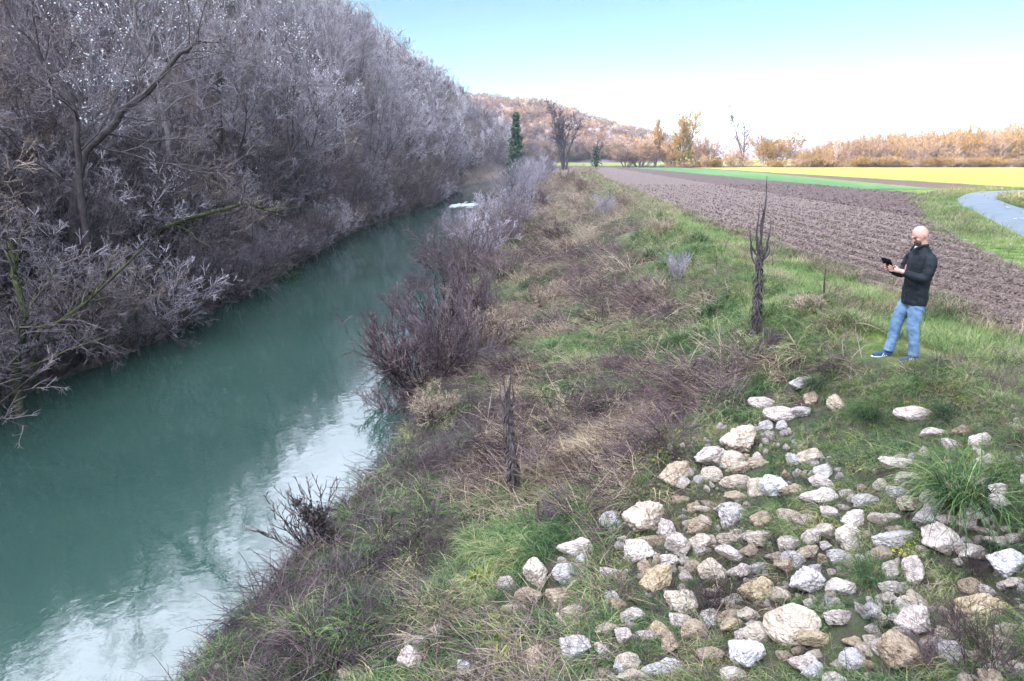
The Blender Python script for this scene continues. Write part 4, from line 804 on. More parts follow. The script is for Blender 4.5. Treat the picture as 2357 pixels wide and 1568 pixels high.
for (px, py, s, lb) in ((1655, 1400, 1.0, 'dark purple wiry tuft beside the big rounded cream boulder in the rubble'), (1440, 1385, .7, 'small dark wiry tuft left of the ochre wedge shaped rock'), (2210, 1480, 1.0, 'dry purple stem thicket left of the right edge at the bottom'), (2290, 1540, 1.1, 'dry purple stem thicket in the bottom right corner'), (2130, 1530, .8, 'dry purple stems right of the big rounded tan boulder'), (2250, 1330, .7, 'dry purple stems between the two boulders at the right edge')):
    X, Y, Z, t = hit(px, py); tag(link('wiry_tuft', wir[int(px) % 2], None, (X, Y, Z), px, s), lb, 'dead plant', 'wiry dead tufts among the rocks')
# leafy plants with lobed leaves low on the bank
def rosette(seed, n=26):
    g = np.random.default_rng(seed); mb = MB(); r = g.normal(size=(n, 3)) * .06; r[:, 2] = np.abs(r[:, 2]); blades(mb, r, g.uniform(0, 6.28, n), g.uniform(.12, .28, n), g.uniform(.5, 1.3, n), g.uniform(.6, 1.6, n), g.uniform(.025, .05, n), g.uniform(.2, 1, n), 5); return mb.mesh('rosette', weed_m)
ros = [rosette(600), rosette(601)]
for (px, py, s, lb) in ((1155, 1490, 1.1, 'yellow green leafy plant at the bottom among the rocks'), (1140, 1450, .8, 'leafy green plant just above the yellow green one'), (1100, 1340, .8, 'green thistle like leafy plant left of the rubble tip'), (1165, 1540, .9, 'leafy plant at the very bottom edge left of the tan rugged boulder'), (2110, 945, .5, 'low yellow leafed weed above the long flat pinkish rock')):
    X, Y, Z, t = hit(px, py); tag(link('leafy_weed', ros[int(px) % 2], None, (X, Y, Z), px, s), lb, 'weed', 'leafy weeds on the bank')

# ------------------------------------------------------------------ named trees of the left bank
def px3(px, py, Y): d = ray(px, py); t = Y / d[1]; return np.array([d[0] * t, Y, CAM_Z + d[2] * t])
def limb_tree(path, Y, r0, r1, bm, tm, name, label, seed, n=(9, 5, 5), side=.5, leaf=None, leafn=0, leafr=.25, moss=0, up=.04, ratio=.3, group=None, cat='tree'):
    g = np.random.default_rng(seed); Ys = Y if hasattr(Y, '__len__') else [Y] * len(path)
    P = np.array([px3(a, b, yy) for (a, b), yy in zip(path, Ys)]); gz = hz(P[0, 0], P[0, 1])
    if P[0, 2] > gz: P = np.concatenate([[[P[0, 0] - (P[1, 0] - P[0, 0]) * .15, P[0, 1], gz - .3]], P])
    q = np.linspace(0, 1, len(P)); qq = np.linspace(0, 1, 16); C_ = np.stack([np.interp(qq, q, P[:, k]) for k in range(3)], -1)
    for _ in range(2): C_[1:-1] = (C_[:-2] + 2 * C_[1:-1] + C_[2:]) / 4
    C_[1:-1] += g.normal(size=(14, 3)) * r0 * .35; base = C_[0].copy(); C_ -= base
    o = thing(name, base, label, cat, group); rd = np.interp(qq, [0, 1], [r0, r1]); L = float(np.linalg.norm(np.diff(C_, axis=0), axis=1).sum())
    T0 = MB(); chains(T0, C_[None], rd[None], 9)
    lv = (C_[None], rd[None], norm(np.gradient(C_, axis=0))[None], np.array([L])); K = MB()
    for li, (nn, rr) in enumerate(zip((*n, 4), (ratio, .5, .5, .5))):
        Pb, Db, Lb, rb = branch(g, *lv, nn, .25 if li == 0 else .15, .75, rr, (.30, .40, .5, .5)[li]); rb = np.maximum(rb, (.016, .009, .006, .005)[li]); p2, r2, d2 = grow(g, Pb, Db, Lb, rb, 5, .22, up, .30); chains(T0 if li == 0 else K, p2, r2, (6, 4, 3, 3)[li], 0, g.random(len(p2))); lv = (p2, r2, d2, Lb)
    T0.build('trunk', bm, o, True); K.build('crown', twig_dark if tm is twig else tm, o)
    if leafn:
        t = g.random(leafn) * 14.9; i = t.astype(int); fr = (t - i)[:, None]; Q = C_[i] * (1 - fr) + C_[i + 1] * fr; lm = MB(); leaves(lm, Q + g.normal(size=Q.shape) * leafr * (.4 + .6 * g.random((leafn, 1))), .07); lm.build('ivy_leaves' if not moss else 'moss_cover', leaf, o)['kind'] = 'stuff'
    return o
limb_tree([(150, 440), (215, 330), (262, 265), (330, 225), (375, 160), (440, 100), (475, 98)], 21, .15, .04, bark_dark, twig, 'leaning_tree', 'large dark tree leaning right with a long crooked limb, upper left', 41, (12, 7, 6), ratio=.34)
limb_tree([(180, 420), (178, 250), (130, 180), (60, 80)], 20, .11, .04, bark_dark, twig, 'crooked_tree', 'dark tree trunk bending left beside the long crooked limb', 42, (10, 7, 6), ratio=.36)
limb_tree([(380, 290), (350, 130), (300, 60), (330, -40)], 28, .12, .04, bark, twig, 'crooked_tree', 'grey tree with forked top above the crooked limb', 43, (12, 7, 6), ratio=.36)
limb_tree([(345, 545), (390, 520), (470, 492), (560, 470), (640, 488)], 25, .13, .03, moss_m, twig, 'mossy_bough', 'yellow green mossy bough stretched low to the right above the water', 44, (9, 5, 5), leaf=moss_m, leafn=260, leafr=.05, moss=1)
limb_tree([(30, 860), (58, 760), (45, 650), (20, 560)], 15.4, .11, .05, moss_m, twig, 'mossy_tree', 'moss covered yellow green trunk at the left edge by the water', 45, (8, 6, 5), leaf=moss_m, leafn=260, leafr=.07, moss=1, ratio=.5)
limb_tree([(70, 760), (150, 740), (260, 640), (330, 570)], 17.0, .07, .02, moss_m, twig, 'mossy_bough', 'thin greenish bough rising to the right behind the mossy trunk', 46, (8, 5, 5))
limb_tree([(500, 350), (503, 240), (512, 130), (505, 90)], 42, .20, .06, bark_dark, twig, 'ivy_tree', 'tall trunk wrapped in dark green ivy in the middle of the left wood', 47, (9, 5, 5), leaf=ivy_m, leafn=2600, leafr=.26, ratio=.25)
for i, (pts, Yy, bm, lb) in enumerate([([(548, 350), (540, 250), (545, 170)], 44, bark_dark, 'dark straight trunk right of the ivy covered trunk'), ([(560, 360), (566, 260), (556, 180)], 46, bark_dark, 'second dark straight trunk right of the ivy covered trunk'), ([(690, 470), (682, 350), (680, 240)], 47, bark, 'pale straight trunk, left one of a close group of three above the river'),
        ([(700, 475), (694, 360), (698, 250)], 48, bark, 'pale straight trunk, middle one of the close group of three'), ([(712, 470), (712, 370), (722, 260)], 50, bark, 'pale straight trunk, right one of the close group of three'), ([(645, 420), (632, 320), (622, 150)], 45, bark, 'slim pale trunk between the dark straight trunks and the group of three')]):
    limb_tree(pts, Yy, .16, .07, bm, twig, 'straight_tree', lb, 50 + i, (8, 6, 6), ratio=.3, up=.1)
for i, (pts, Yy, lb) in enumerate([([(410, 790), (340, 720), (300, 640)], 20.5, 'bare branch fallen into the river at the left bank, its tips in the water'), ([(620, 660), (585, 600), (600, 540)], 33, 'small bare shrub leaning into the water below the group of three pale trunks'), ([(445, 735), (380, 700), (330, 660)], 22.5, 'pale dead branch reaching over the water right of the fallen one')]):
    limb_tree(list(reversed(pts)), Yy, .05, .012, bark_dark, twig, 'overhanging_branch', lb, 60 + i, (7, 5, 4), ratio=.35, cat='branch')

# ------------------------------------------------------------------ trees beyond the fields
def far_tree(px, hp, ms, label, base=381.5, sx=1.0, names=('trunk', 'crown', 'ivy'), group='trees beyond the fields', name='bare_tree', H_=13.0, rz=None):
    X, Y, Z = at(px, base, FZ); h = hp / F_PX * np.linalg.norm([X, Y]) * 1.0; s = h / H_
    return plant_tree(ms, name, 'tree', (X, Y, hz(X, Y) - .1), rng.uniform(0, 6.28) if rz is None else rz, (s * sx, s * sx, s), label, group, names=names)
def ivyd(T, K, n, z0, z1, r, bm, tm, im=ivy_m, size=.28, sh=1.0):
    g = np.random.default_rng(n); q = g.normal(size=(n, 3)) * r; zz = g.uniform(0, 1, n); q[:, 2] = z0 + zz * (z1 - z0); q[:, :2] *= (1 - zz[:, None] * .6 * sh)
    lm = MB(); leaves(lm, q, size); return T.mesh('trunk', bm, True), K.mesh('crown', tm), lm.mesh('ivy', im)
tw = .03
T, K, _ = bare_tree(700, H_=13, r0=.34, stems=5, n1=9, n2=6, n3=5, n4=2, a1=.55, up=.05, stem_spread=.42, tw=tw, ratio1=.42)
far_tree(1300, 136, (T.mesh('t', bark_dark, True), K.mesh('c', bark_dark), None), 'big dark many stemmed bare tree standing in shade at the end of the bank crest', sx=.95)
T, K, _ = bare_tree(701, H_=13, r0=.30, stems=2, n1=8, n2=6, n3=5, n4=2, a1=.5, up=.07, stem_spread=.3, tw=tw)
far_tree(1371, 98, ivyd(T, K, 700, 1, 6.5, .8, bark_dark, twig_warm), 'small tree with dark ivy trunk and orange lit top, right of the big dark tree')
T, K, _ = bare_tree(702, H_=13, r0=.2, stems=14, n1=8, n2=6, n3=5, n4=3, a1=.5, up=.03, stem_spread=.8, tw=tw)
gold = (T.mesh('t', bark, True), K.mesh('c', twig_gold), None); warm = (T.mesh('t', bark, True), K.mesh('c', twig_warm), None)
T, K, _ = bare_tree(703, H_=13, r0=.2, stems=10, n1=8, n2=6, n3=5, n4=3, a1=.5, up=.04, stem_spread=.6, tw=tw)
gold2 = (T.mesh('t', bark, True), K.mesh('c', twig_gold), None); warm2 = (T.mesh('t', bark, True), K.mesh('c', twig_warm), None)
T, K, _ = bare_tree(704, H_=13, r0=.25, stems=3, n1=12, n2=6, n3=5, n4=2, a1=.35, up=.1, stem_spread=.18, tw=tw, ratio1=.35)
far_tree(1474, 76, warm, 'rounded orange lit bush at the left of the sunlit trees beyond the field', sx=1.25, name='willow_bush')
far_tree(1506, 112, (T.mesh('t', bark, True), K.mesh('c', twig_gold), None), 'slender tall pale tree left of the ivy covered golden tree', sx=.8)
T2, K2, _ = bare_tree(705, H_=13, r0=.35, stems=5, n1=11, n2=7, n3=5, n4=2, a1=.45, up=.07, stem_spread=.38, tw=tw, ratio1=.4)
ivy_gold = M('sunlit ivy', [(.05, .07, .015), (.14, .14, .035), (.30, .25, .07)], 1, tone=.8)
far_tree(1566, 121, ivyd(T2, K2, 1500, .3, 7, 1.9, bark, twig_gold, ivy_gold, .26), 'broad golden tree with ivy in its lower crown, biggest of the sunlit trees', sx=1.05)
far_tree(1612, 64, warm2, 'low orange bush leaning right of the biggest sunlit tree', sx=1.2, name='willow_bush')
T, K, _ = bare_tree(706, H_=13, r0=.16, stems=4, n1=6, n2=4, n3=3, n4=2, a1=.5, stem_spread=.7, tw=tw)
far_tree(1652, 36, ivyd(T, K, 900, .5, 9, 1.6, bark, twig_gold, ivy_m, .5), 'small dark green shrub between the biggest sunlit tree and the tall forked tree', sx=1.3, name='evergreen_shrub')
T, K, _ = bare_tree(707, H_=13, r0=.22, stems=2, n1=9, n2=5, n3=4, n4=2, a1=.45, up=.05, stem_spread=.32, tw=.022, ratio1=.18, t0=.35, lean=(0, 0))
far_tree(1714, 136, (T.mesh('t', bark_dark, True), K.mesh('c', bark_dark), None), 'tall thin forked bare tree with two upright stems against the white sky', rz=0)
far_tree(1790, 78, gold, 'rounded golden bush tree right of the tall forked tree', sx=1.15, name='willow_bush')
far_tree(1760, 60, gold2, 'smaller golden bush just left of the rounded golden tree', name='willow_bush')
far_tree(1690, 40, warm2, 'low orange scrub under the tall forked tree', sx=1.5, name='willow_bush')
far_tree(1440, 42, warm2, 'low orange scrub left of the rounded orange bush', sx=1.4, name='willow_bush')
far_tree(1540, 55, gold2, 'low golden scrub under the biggest sunlit tree', sx=1.3, name='willow_bush')
far_tree(1262, 46, warm, 'small orange lit bush left of the big dark tree', name='willow_bush')
far_tree(1240, 70, (hill_trees[0][0], hill_trees[0][1], None), 'grey bare tree between the ivy column and the big dark tree')
T, K, _ = bare_tree(708, H_=13, r0=.25, stems=1, n1=10, n2=3, n3=2, n4=0, a1=.7, ratio1=.15, tw=tw)
d = px3(1187, 372, 190); mt = ivyd(T, K, 3400, .5, 16.5, 1.15, bark_dark, ivy_m, ivy_m, .36, 1.3)
plant_tree(mt, 'ivy_column', 'tree', (d[0], 190, hz(d[0], 190)), 0, 1.08, 'dark green ivy covered columnar tree at the bend beyond the riffle', names=('trunk', 'crown', 'ivy'))
g = np.random.default_rng(12); ths2 = [warm, gold2, warm2, gold]
px = 1838.0; i = 0
while px < 2480:
    top = np.interp(px, [1838, 1900, 1960, 2020, 2200, 2360, 2480], [352, 338, 328, 322, 318, 308, 300]) + g.normal() * 3
    far_tree(px, 383 - top, ths2[int(g.integers(3))] if g.random() < .85 else gold, 'orange brown tree of the sunlit thicket, %s' % ('right of the rounded golden tree' if px < 1915 else 'around the thin dark tree' if px < 1990 else 'above the middle of the bright field' if px < 2150 else 'above the road bend' if px < 2270 else 'near the right edge'), base=381 + g.uniform(-1.2, 1.8), sx=g.uniform(.8, 1.15), group='thicket trees behind the bright field', name='thicket_tree')
    px += g.uniform(9, 15)
far_tree(1925, 66, (hill_trees[2][0], hill_trees[2][1], None), 'thin dark tree standing out at the left part of the sunlit thicket line', base=382.5, sx=.5)
# scrub along the field end
g = np.random.default_rng(15); n = 260; xx = g.uniform(16, 200, n); yy = np.where(xx < 60, 186 + g.uniform(0, 6, n), 189 + g.uniform(0, 6, n))
tag(scatter('field_end_scrub', np.stack([xx, yy, H(xx, yy)], -1), np.stack([np.zeros(n), np.zeros(n), g.uniform(0, 6, n)], -1), g.uniform(.10, .24, (n, 1)) * np.array([[1.6, 1.6, 1]]), g.integers(0, 4, n), [t_[1] for t_ in ths2]), label='low orange brown scrub along the far end of the fields')
for nm, (X, Y, Z), cnt, lb in (('far_wood', hA, 1500, 'bare reddish wood covering the hill beyond the river bend'), ('low_hill_wood', hC, 900, 'bare brown wood on the low hill at the right')):
    Fz = np.nonzero((Z.ravel() > FZ + 1) & (Y.ravel() < (560 if nm == 'far_wood' else 760) + 10))[0]; q = g.choice(Fz, cnt); n = cnt
    tag(scatter(nm, np.stack([X.ravel()[q] + g.normal(0, 2, n), Y.ravel()[q] + g.normal(0, 2, n), Z.ravel()[q] - 3], -1), np.stack([np.zeros(n), np.zeros(n), g.uniform(0, 6, n)], -1), g.uniform(.6, 1.0, (n, 1)) * np.array([[1.5, 1.5, .9]]), g.integers(0, 3, n), [warm[1], K2.mesh('far_crown', twig), K2.mesh('far_crown', twig_purple)]), label=lb)

# ------------------------------------------------------------------ houses beyond the river
wall_m = M('render wall', [(.62, .58, .52), (.74, .70, .64)], .5); roof_m = M('tile roof', [(.30, .12, .07), (.42, .18, .11)], 3); glass_m = M('window glass', [(.03, .035, .04)], 1, rough=.15); frame_m = M('window frame', [(.7, .7, .68)], 1)
def box(mb, x0, x1, y0, y1, z0, z1):
    v = [(x, y, z) for z in (z0, z1) for x, y in ((x0, y0), (x1, y0), (x1, y1), (x0, y1))]
    mb.add(v, [[0, 3, 2, 1], [4, 5, 6, 7], [0, 1, 5, 4], [1, 2, 6, 5], [2, 3, 7, 6], [3, 0, 4, 7]]); return mb
def house(px, base, w_, d_, h_, rz, label):
    X, Y, Z = at(px, base, FZ); o = thing('farm_house', (X, Y, hz(X, Y)), label, 'house', 'houses beyond the river', rz)
    mb = MB(); box(mb, -w_ / 2, w_ / 2, -d_ / 2, d_ / 2, -.5, h_); r = d_ * .38
    for s in (-1, 1): mb.add([(s * w_ / 2, -d_ / 2, h_), (s * w_ / 2, d_ / 2, h_), (s * w_ / 2, 0, h_ + r)], [[0, 1, 2]])
    mb.build('wall', wall_m, o)
    mb = MB(); e = .5
    for s in (-1, 1):
        a = np.array([(-w_ / 2 - e, s * (d_ / 2 + e), h_ - e * .7), (w_ / 2 + e, s * (d_ / 2 + e), h_ - e * .7), (w_ / 2 + e, 0, h_ + r + .02), (-w_ / 2 - e, 0, h_ + r + .02)]); b = a + np.array([0, 0, .2])
        mb.add(np.concatenate([a, b]), [[0, 1, 2, 3], [7, 6, 5, 4], [0, 4, 5, 1], [1, 5, 6, 2], [3, 2, 6, 7], [0, 3, 7, 4]])
    rf = mb.build('roof', roof_m, o); box(MB(), w_ * .2, w_ * .2 + .7, .4, 1.1, h_ + r * .4, h_ + r + .9).build('chimney', wall_m, rf)
    for x in (-w_ * .28, 0, w_ * .28):
        for z in ([1.0] if h_ < 4 else [1.0, 3.7]):
            f = box(MB(), x - .6, x + .6, -d_ / 2 - .06, -d_ / 2 + .02, z, z + 1.4).build('window', frame_m, o); box(MB(), x - .48, x + .48, -d_ / 2 - .08, -d_ / 2 - .062, z + .12, z + 1.28).build('pane', glass_m, f)
    box(MB(), w_ * .42 - .5, w_ * .42 + .4, -d_ / 2 - .05, -d_ / 2 + .02, 0, 2.1).build('door', roof_m, o)
house(1423, 372.5, 11, 8, 5.6, -.2, 'white house with a tiled gable roof, right one of the houses beyond the river')
house(1400, 371.8, 9, 7, 3.4, .3, 'low white house left of the taller one beyond the river')
house(1385, 371.2, 10, 8, 5.4, .1, 'white house partly behind the small ivy trunked tree')
house(1340, 371.6, 10, 8, 3.4, -.4, 'low pale house seen through the branches of the big dark tree')

# ------------------------------------------------------------------ the man
def vox(mb, name, mat, parent, vs, sm_it=3, sm_f=.5, disp=0, ds=14, dseed=0):
    me = mb.mesh(name + '_src', mat, True); t = bpy.data.objects.new(name + '_src', me); C.objects.link(t)
    r = t.modifiers.new('r', 'REMESH'); r.mode = 'VOXEL'; r.voxel_size = vs; r.use_smooth_shade = True
    s = t.modifiers.new('s', 'SMOOTH'); s.iterations = sm_it; s.factor = sm_f
    bpy.context.view_layer.update(); dg = bpy.context.evaluated_depsgraph_get()
    out = bpy.data.meshes.new_from_object(t.evaluated_get(dg)); bpy.data.objects.remove(t)
    n = len(out.vertices); co = np.zeros(n * 3); out.vertices.foreach_get('co', co); co = co.reshape(-1, 3)
    if disp:
        no = np.zeros(n * 3); out.vertices.foreach_get('normal', no); no = no.reshape(-1, 3)
        co = co + no * (disp * fbm(co[:, 0] * ds + dseed + co[:, 1] * 5, co[:, 2] * ds * 1.6 + co[:, 1] * ds * .8, 3, 5))[:, None]; out.vertices.foreach_set('co', co.ravel())
    out.name = name; out.materials.clear(); out.materials.append(mat); out.update()
    return link(name, out, parent)
def L3(p): return np.array([p[0], -p[1], p[2]])           # (side, forward, up) to local axes
def loft(mb, rings, k=24):
    """rings: (side, forward, up, half width, half depth, tilt)"""
    a = np.arange(k) * 2 * PI / k; V = []
    for (s, f, u, hw, hd) in rings:
        V.append(np.stack([s + np.cos(a) * hw, -(f + np.sin(a) * hd), np.full(k, u)], -1))
    V = np.concatenate(V); m = len(rings); idx = np.arange(m * k).reshape(m, k)
    q = np.stack([idx[:-1], np.roll(idx[:-1], -1, 1), np.roll(idx[1:], -1, 1), idx[1:]], -1).reshape(-1, 4)[:, ::-1]
    mb.add(V, q); mb.add(V[:k], [list(range(k))]); mb.add(V[-k:], [list(range(k))[::-1]]); return mb
def limb(mb, pts, rad, k=14):
    P = np.array([L3(p) for p in pts]); q = np.linspace(0, 1, len(P)); qq = np.linspace(0, 1, (len(P) - 1) * 5 + 1)
    C_ = np.stack([np.interp(qq, q, P[:, i]) for i in range(3)], -1)
    for _ in range(2): C_[1:-1] = (C_[:-2] + 2 * C_[1:-1] + C_[2:]) / 4
    chains(mb, C_[None], np.interp(qq, q, rad)[None], k, cap=True); return mb
def ell(mb, c, r, rot=None, sub=3):
    import bmesh
    bm = bmesh.new(); bmesh.ops.create_icosphere(bm, subdivisions=sub, radius=1); V = np.array([v.co[:] for v in bm.verts]) * np.array(r); Fc = np.array([[v.index for v in f.verts] for f in bm.faces]); bm.free()
    if rot is not None: V = V @ np.array(rot.to_3x3()).T
    mb.add(V + np.array(c), Fc); return mb
fx, fy, fz_, ft = hit(2084, 828)
man = thing('person', (fx + .02, fy + .05, fz_ - .012), 'bald bearded man in dark jacket and blue jeans on the bank, looking at a tablet', 'person', rz=-PI / 2 + .05)
skin = M('skin', [(.32, .16, .12), (.44, .25, .20), (.50, .31, .26)], 9, rough=.55); jack = M('dark jacket cloth', [(.003, .006, .008), (.008, .013, .017)], 8, rough=.75, bump=.004, bscale=60)
jean = M('blue denim', [(.05, .095, .16), (.10, .17, .26), (.17, .26, .37)], 7, rough=.85, bump=.003, bscale=90); hairm = M('beard hair', [(.03, .02, .016), (.07, .05, .04)], 40)
blk = M('black tablet cover', [(.006, .006, .007)], 1, rough=.9, spec=.05); shoe_m = M('blue suede', [(.02, .04, .08), (.04, .07, .13)], 12); white_m = M('white rubber', [(.55, .6, .68)], 4)
mb = MB()
HC = np.array([0, .045, 1.665]); tilt = Matrix.Rotation(R(33), 4, 'X')
import bmesh as _bm
b_ = _bm.new(); _bm.ops.create_icosphere(b_, subdivisions=5, radius=1); V = np.array([v.co[:] for v in b_.verts]); Fc = np.array([[v.index for v in f.verts] for f in b_.faces]); b_.free()
x, y, z = V.T; r = np.stack([x * .078, y * .099, z * .120], -1); low = np.clip(-z, 0, 1)
r[:, 0] *= 1 - .30 * low ** 1.2; r[:, 1] += -.018 * low ** 2 * (y < 0) * 1 + .030 * low ** 1.5 * (y > 0) * 0; r[:, 1] *= 1 - .12 * low * (y > 0)      # y<0 is the face side
r[:, 1] = np.where((y > .2) & (z < -.1), r[:, 1] * (1 + z * .35), r[:, 1])
for sx in (-1, 1): dd = np.exp(-(((r[:, 0] - sx * .030) / .017) ** 2 + ((r[:, 2] - .012) / .012) ** 2)) * (y < 0); r[:, 1] += dd * .014
face = [((0, -.098, .030), (.040, .014, .010)), ((0, -.106, -.005), (.011, .014, .026)), ((0, -.114, -.022), (.015, .014, .011)), ((0, -.094, -.052), (.024, .012, .006)), ((0, -.092, -.063), (.021, .012, .007)), ((0, -.088, -.095), (.024, .018, .018)),
        ((.079, .008, -.005), (.009, .019, .032)), ((-.079, .008, -.005), (.009, .019, .032)), ((.042, -.072, -.020), (.022, .020, .018)), ((-.042, -.072, -.020), (.022, .020, .018))]
rt = np.array(tilt.to_3x3()); hc = L3(HC)
mb.add(r @ rt.T + hc, Fc)
def headpt(p): return rt @ np.array(p) + hc
for c, e in face: ell(mb, headpt(c), e, tilt)
limb(mb, [(0, -.02, 1.42), (0, -.005, 1.50), (0, .02, 1.60)], [.075, .062, .060])
loft(mb, [(0, 0, .90, .12, .08), (0, -.01, 1.2, .13, .085), (0, -.01, 1.40, .15, .08), (0, -.01, 1.45, .08, .06)])
for sx in (-1, 1): limb(mb, [(sx * .15, -.01, 1.40), (sx * .225, .035, 1.14), (sx * .135, .27, 1.20), (sx * .118, .325, 1.222)], [.05, .04, .030, .026])
for sx in (-1, 1): limb(mb, [(sx * .085, 0, .85), (sx * .108, .035 if sx > 0 else .118, .48), (sx * .13 if sx > 0 else -.12, -.02 if sx > 0 else .16, .1)], [.06, .042, .032])
# hands: palm, four fingers round the back of the tablet, thumb on its front
fr_ = {}
for sx in (1, -1):
    wr = np.array((sx * .118, .325, 1.222)); pc = np.array((sx * .098, .375, 1.232)); M_ = MB()
    d = norm(pc - wr); limb(mb, [tuple(wr - d * .01), tuple(wr + d * .035), tuple(pc + d * .018)], [.026, .031, .026], 12)
    for i in range(4):
        off = np.array((-sx * .010, .004, -.012)) + np.array((sx * .010, .004, .022)) * (i - .6); b0 = pc + d * .012 + off; ln = (.036, .041, .038, .030)[3 - i]
        p1 = b0 + norm(np.array((-sx * .7, .65, .10))) * ln; p2 = p1 + norm(np.array((-sx * .95, .25, .12))) * ln * .75; p3 = p2 + norm(np.array((-sx * .9, -.15, .15))) * ln * .55
        limb(mb, [tuple(b0), tuple(p1), tuple(p2), tuple(p3)], [.0105, .0098, .0085, .0072], 8)
    t0 = wr + d * .025 + np.array((-sx * .012, -.004, .016)); limb(mb, [tuple(t0), tuple(t0 + np.array((-sx * .022, .004, .026))), tuple(t0 + np.array((-sx * .044, .018, .040)))], [.013, .0105, .0085], 8)
vox(mb, 'body', skin, man, .0048, 2, .4)
# jacket
mb = MB()
loft(mb, [(0, .0, .765, .195, .135), (0, .0, .86, .195, .138), (0, -.005, 1.0, .188, .135), (0, -.01, 1.15, .195, .135), (0, -.015, 1.28, .205, .135), (0, -.018, 1.37, .205, .125), (0, -.018, 1.43, .175, .105), (0, -.012, 1.475, .115, .088), (0, .0, 1.51, .083, .078), (0, .008, 1.535, .080, .076)], 32)
for sx in (-1, 1):
    limb(mb, [(sx * .150, -.015, 1.405), (sx * .215, -.01, 1.35), (sx * .245, .02, 1.23), (sx * .240, .05, 1.13), (sx * .205, .14, 1.145), (sx * .150, .25, 1.19), (sx * .134, .285, 1.202)], [.068, .073, .066, .062, .056, .049, .045], 16)
vox(mb, 'jacket', jack, man, .0085, 3, .5, .011, 11)
mb = MB()
for sx in (-1, 1): blades_ = None; limb(mb, [(sx * .075, -.035, 1.545), (sx * .07, .05, 1.535), (sx * .035, .105, 1.495), (sx * .05, .118, 1.455)], [.016, .018, .017, .008], 8)
vox(mb, 'collar', jack, man, .005, 2)
ell(MB(), L3((0, .072, 1.505)), (.030, .022, .030)).build('undershirt', white_m, man, True)
zp = [(0, .112, 1.46), (0, .124, 1.37), (0, .130, 1.15), (0, .137, .90), (0, .142, .775)]
mb = MB(); limb(mb, zp, [.003] * 5, 6); mb.build('zip', M('zip', [(.035, .04, .05)], 5, rough=.4), man, True)
# jeans
mb = MB()
loft(mb, [(0, .0, .74, .165, .118), (0, .0, .83, .170, .122), (0, .0, .90, .165, .118)])
limb(mb, [(.085, -.005, .80), (.095, .02, .66), (.112, .035, .48), (.125, -.005, .25), (.132, -.025, .09)], [.100, .092, .076, .066, .064], 18)
limb(mb, [(-.085, .005, .80), (-.095, .07, .66), (-.105, .125, .48), (-.115, .14, .25), (-.12, .165, .09)], [.100, .092, .076, .066, .064], 18)
vox(mb, 'jeans', jean, man, .009, 3, .5, .014, 13, 4)
for sx, f0, sc_ in ((1, -.03, 1), (-1, .16, 1)):
    mb = MB(); limb(mb, [(sx * .130, f0 - .045, .045), (sx * .134, f0 + .06, .045), (sx * .142, f0 + .15, .032), (sx * .146, f0 + .205, .026)], [.042, .044, .038, .024], 14); limb(mb, [(sx * .13, f0 - .02, .05), (sx * .13, f0 + .0, .11)], [.044, .040], 12)
    sh = vox(mb, 'shoe', shoe_m, man, .006, 3)
    m2_ = MB(); limb(m2_, [(sx * .130, f0 - .055, .012), (sx * .136, f0 + .06, .012), (sx * .144, f0 + .16, .012), (sx * .147, f0 + .215, .014)], [.036, .042, .041, .022], 14)
    V_ = np.concatenate(m2_.v); m2_.v = [a * np.array([1, 1, .45]) for a in m2_.v]; m2_.build('sole', white_m, sh, True)
    for side in (1, -1):
        mb = MB()
        for j in range(3): yb = f0 + .045 + j * .028; limb(mb, [(sx * .136 + side * .043, yb, .024), (sx * .137 + side * .036, yb - .022, .062)], [.0055, .005], 6)
        mb.build('stripes', white_m, sh, True)
# beard, brows, eyes
mb = MB()
for c, e in [((0, -.090, -.092), (.036, .026, .026)), ((.034, -.070, -.075), (.020, .028, .026)), ((-.034, -.070, -.075), (.020, .028, .026)), ((0, -.104, -.040), (.026, .009, .006)), ((.028, -.094, -.058), (.008, .012, .018)), ((-.028, -.094, -.058), (.008, .012, .018))]: ell(mb, headpt(c), e, tilt, 2)
vox(mb, 'beard', hairm, man, .005, 1)
for sx in (-1, 1):
    ell(MB(), headpt((sx * .031, -.100, .036)), (.017, .006, .0045), tilt, 2).build('eyebrow', hairm, man, True); ell(MB(), headpt((sx * .030, -.086, .013)), (.013, .008, .006), tilt, 2).build('eye', hairm, man, True)
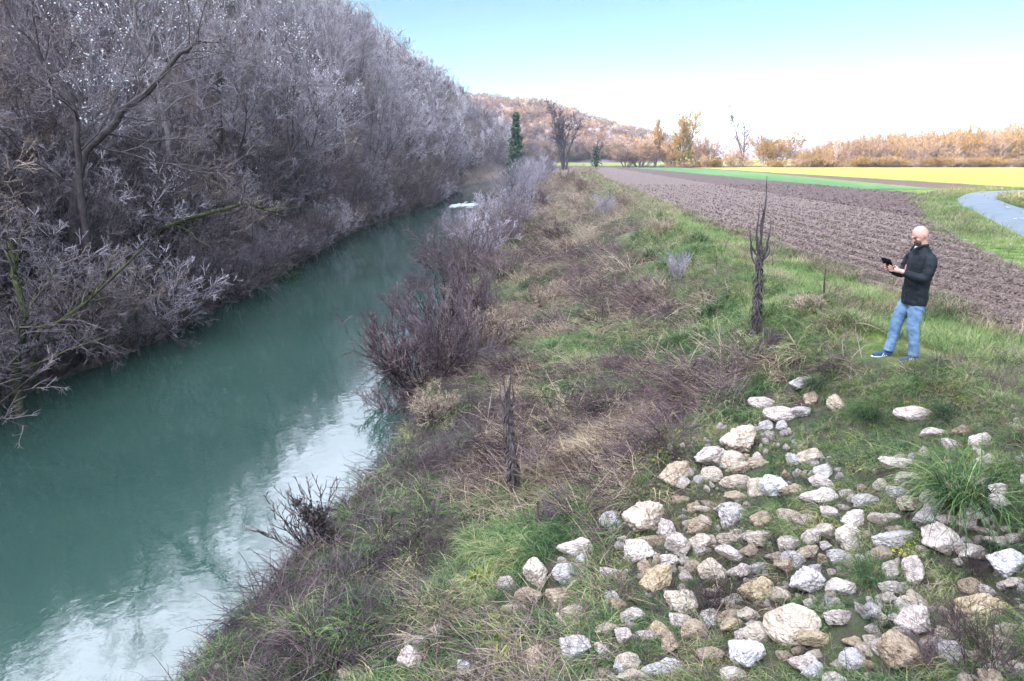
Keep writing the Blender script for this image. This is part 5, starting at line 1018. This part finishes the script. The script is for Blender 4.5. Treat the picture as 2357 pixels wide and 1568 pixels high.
# tablet in his hands
mb = MB(); hw, hh, th = .105, .077, .005; q = [(-1, -1), (1, -1), (1, 1), (-1, 1)]
def slab(mb, hw, hh, t0, t1):
    v = [(a * hw, b * hh, t) for t in (t0, t1) for a, b in q]; mb.add(v, [[0, 3, 2, 1], [4, 5, 6, 7], [0, 1, 5, 4], [1, 2, 6, 5], [2, 3, 7, 6], [3, 0, 4, 7]])
mw = Matrix.Translation(man.location) @ Matrix.Rotation(man.rotation_euler.z, 4, 'Z')
tb = thing('tablet', mw @ Vector(L3((0, .425, 1.300))), 'black tablet in a dark cover held up in both hands by the man', 'tablet')
tb.rotation_euler = (Matrix.Rotation(man.rotation_euler.z, 4, 'Z') @ Matrix.Rotation(R(180 - 62), 4, 'X') @ Matrix.Rotation(PI, 4, 'Z')).to_euler()
slab(mb, hw, hh, 0, th); mb.build('cover', blk, tb); mb = MB(); slab(mb, hw - .008, hh - .008, -.0015, -.0002); mb.build('screen', M('dark screen', [(.008, .008, .01)], 1, rough=.5, spec=.08), tb)
# ivy shrubs low in the left wood
g = np.random.default_rng(31)
for i, (px, py, r_, lb) in enumerate(((230, 700, 1.0, 'dark green ivy mass low on the left bank behind the mossy trunk'), (330, 690, .8, 'dark green ivy mass under the thin greenish bough'), (60, 640, .8, 'dark green ivy patch at the left edge above the mossy trunk'), (880, 455, 1.3, 'dark green brambles at the foot of the hill before the riffle'), (265, 560, .9, 'dark green ivy mass in the wood left of the yellow green bough'), (640, 640, 1.0, 'dark evergreen brambles at the waterline below the pale trunks'))):
    X, Y, Z, t = hit(px, py); lm = MB(); n = 1500; q = norm(g.normal(size=(n, 3))) * (g.random((n, 1)) ** .4) * np.array([r_ * 1.3, r_ * 1.1, r_]) * (1 + .35 * fbm(g.random(n) * 9, g.random(n) * 9, 2, i))[:, None]; q[:, 2] = np.abs(q[:, 2]) * 1.2; leaves(lm, q, .06)
    o = thing('ivy_shrub', (X, Y, Z), lb, 'shrub', 'ivy patches in the left wood'); lm.build('leaves', ivy_m, o)['kind'] = 'stuff'; sm_ = MB()
    a = g.uniform(0, 6.28, 9); e = np.stack([np.cos(a) * r_, np.sin(a) * r_, np.full(9, r_ * 1.3)], -1); chains(sm_, e[:, None] * np.linspace(0, 1, 4)[None, :, None] ** .8, np.full((9, 4), .018), 4); sm_.build('stems', bark_dark, o)

# ------------------------------------------------------------------ air
hz_m = bpy.data.materials.new('air'); hz_m.use_nodes = True; nt = hz_m.node_tree; nt.nodes.remove(nt.nodes['Principled BSDF'])
pv = nt.nodes.new('ShaderNodeVolumePrincipled'); pv.inputs['Color'].default_value = (.72, .82, 1.0, 1); pv.inputs['Density'].default_value = .0002; pv.inputs['Anisotropy'].default_value = 0
nt.links.new(pv.outputs[0], nt.nodes['Material Output'].inputs['Volume'])
mb = MB(); box(mb, -3700, 3700, -400, 4500, -4, 160); tag(mb.build('haze', hz_m), kind='stuff', label='thin bluish air over the valley')
#PART6
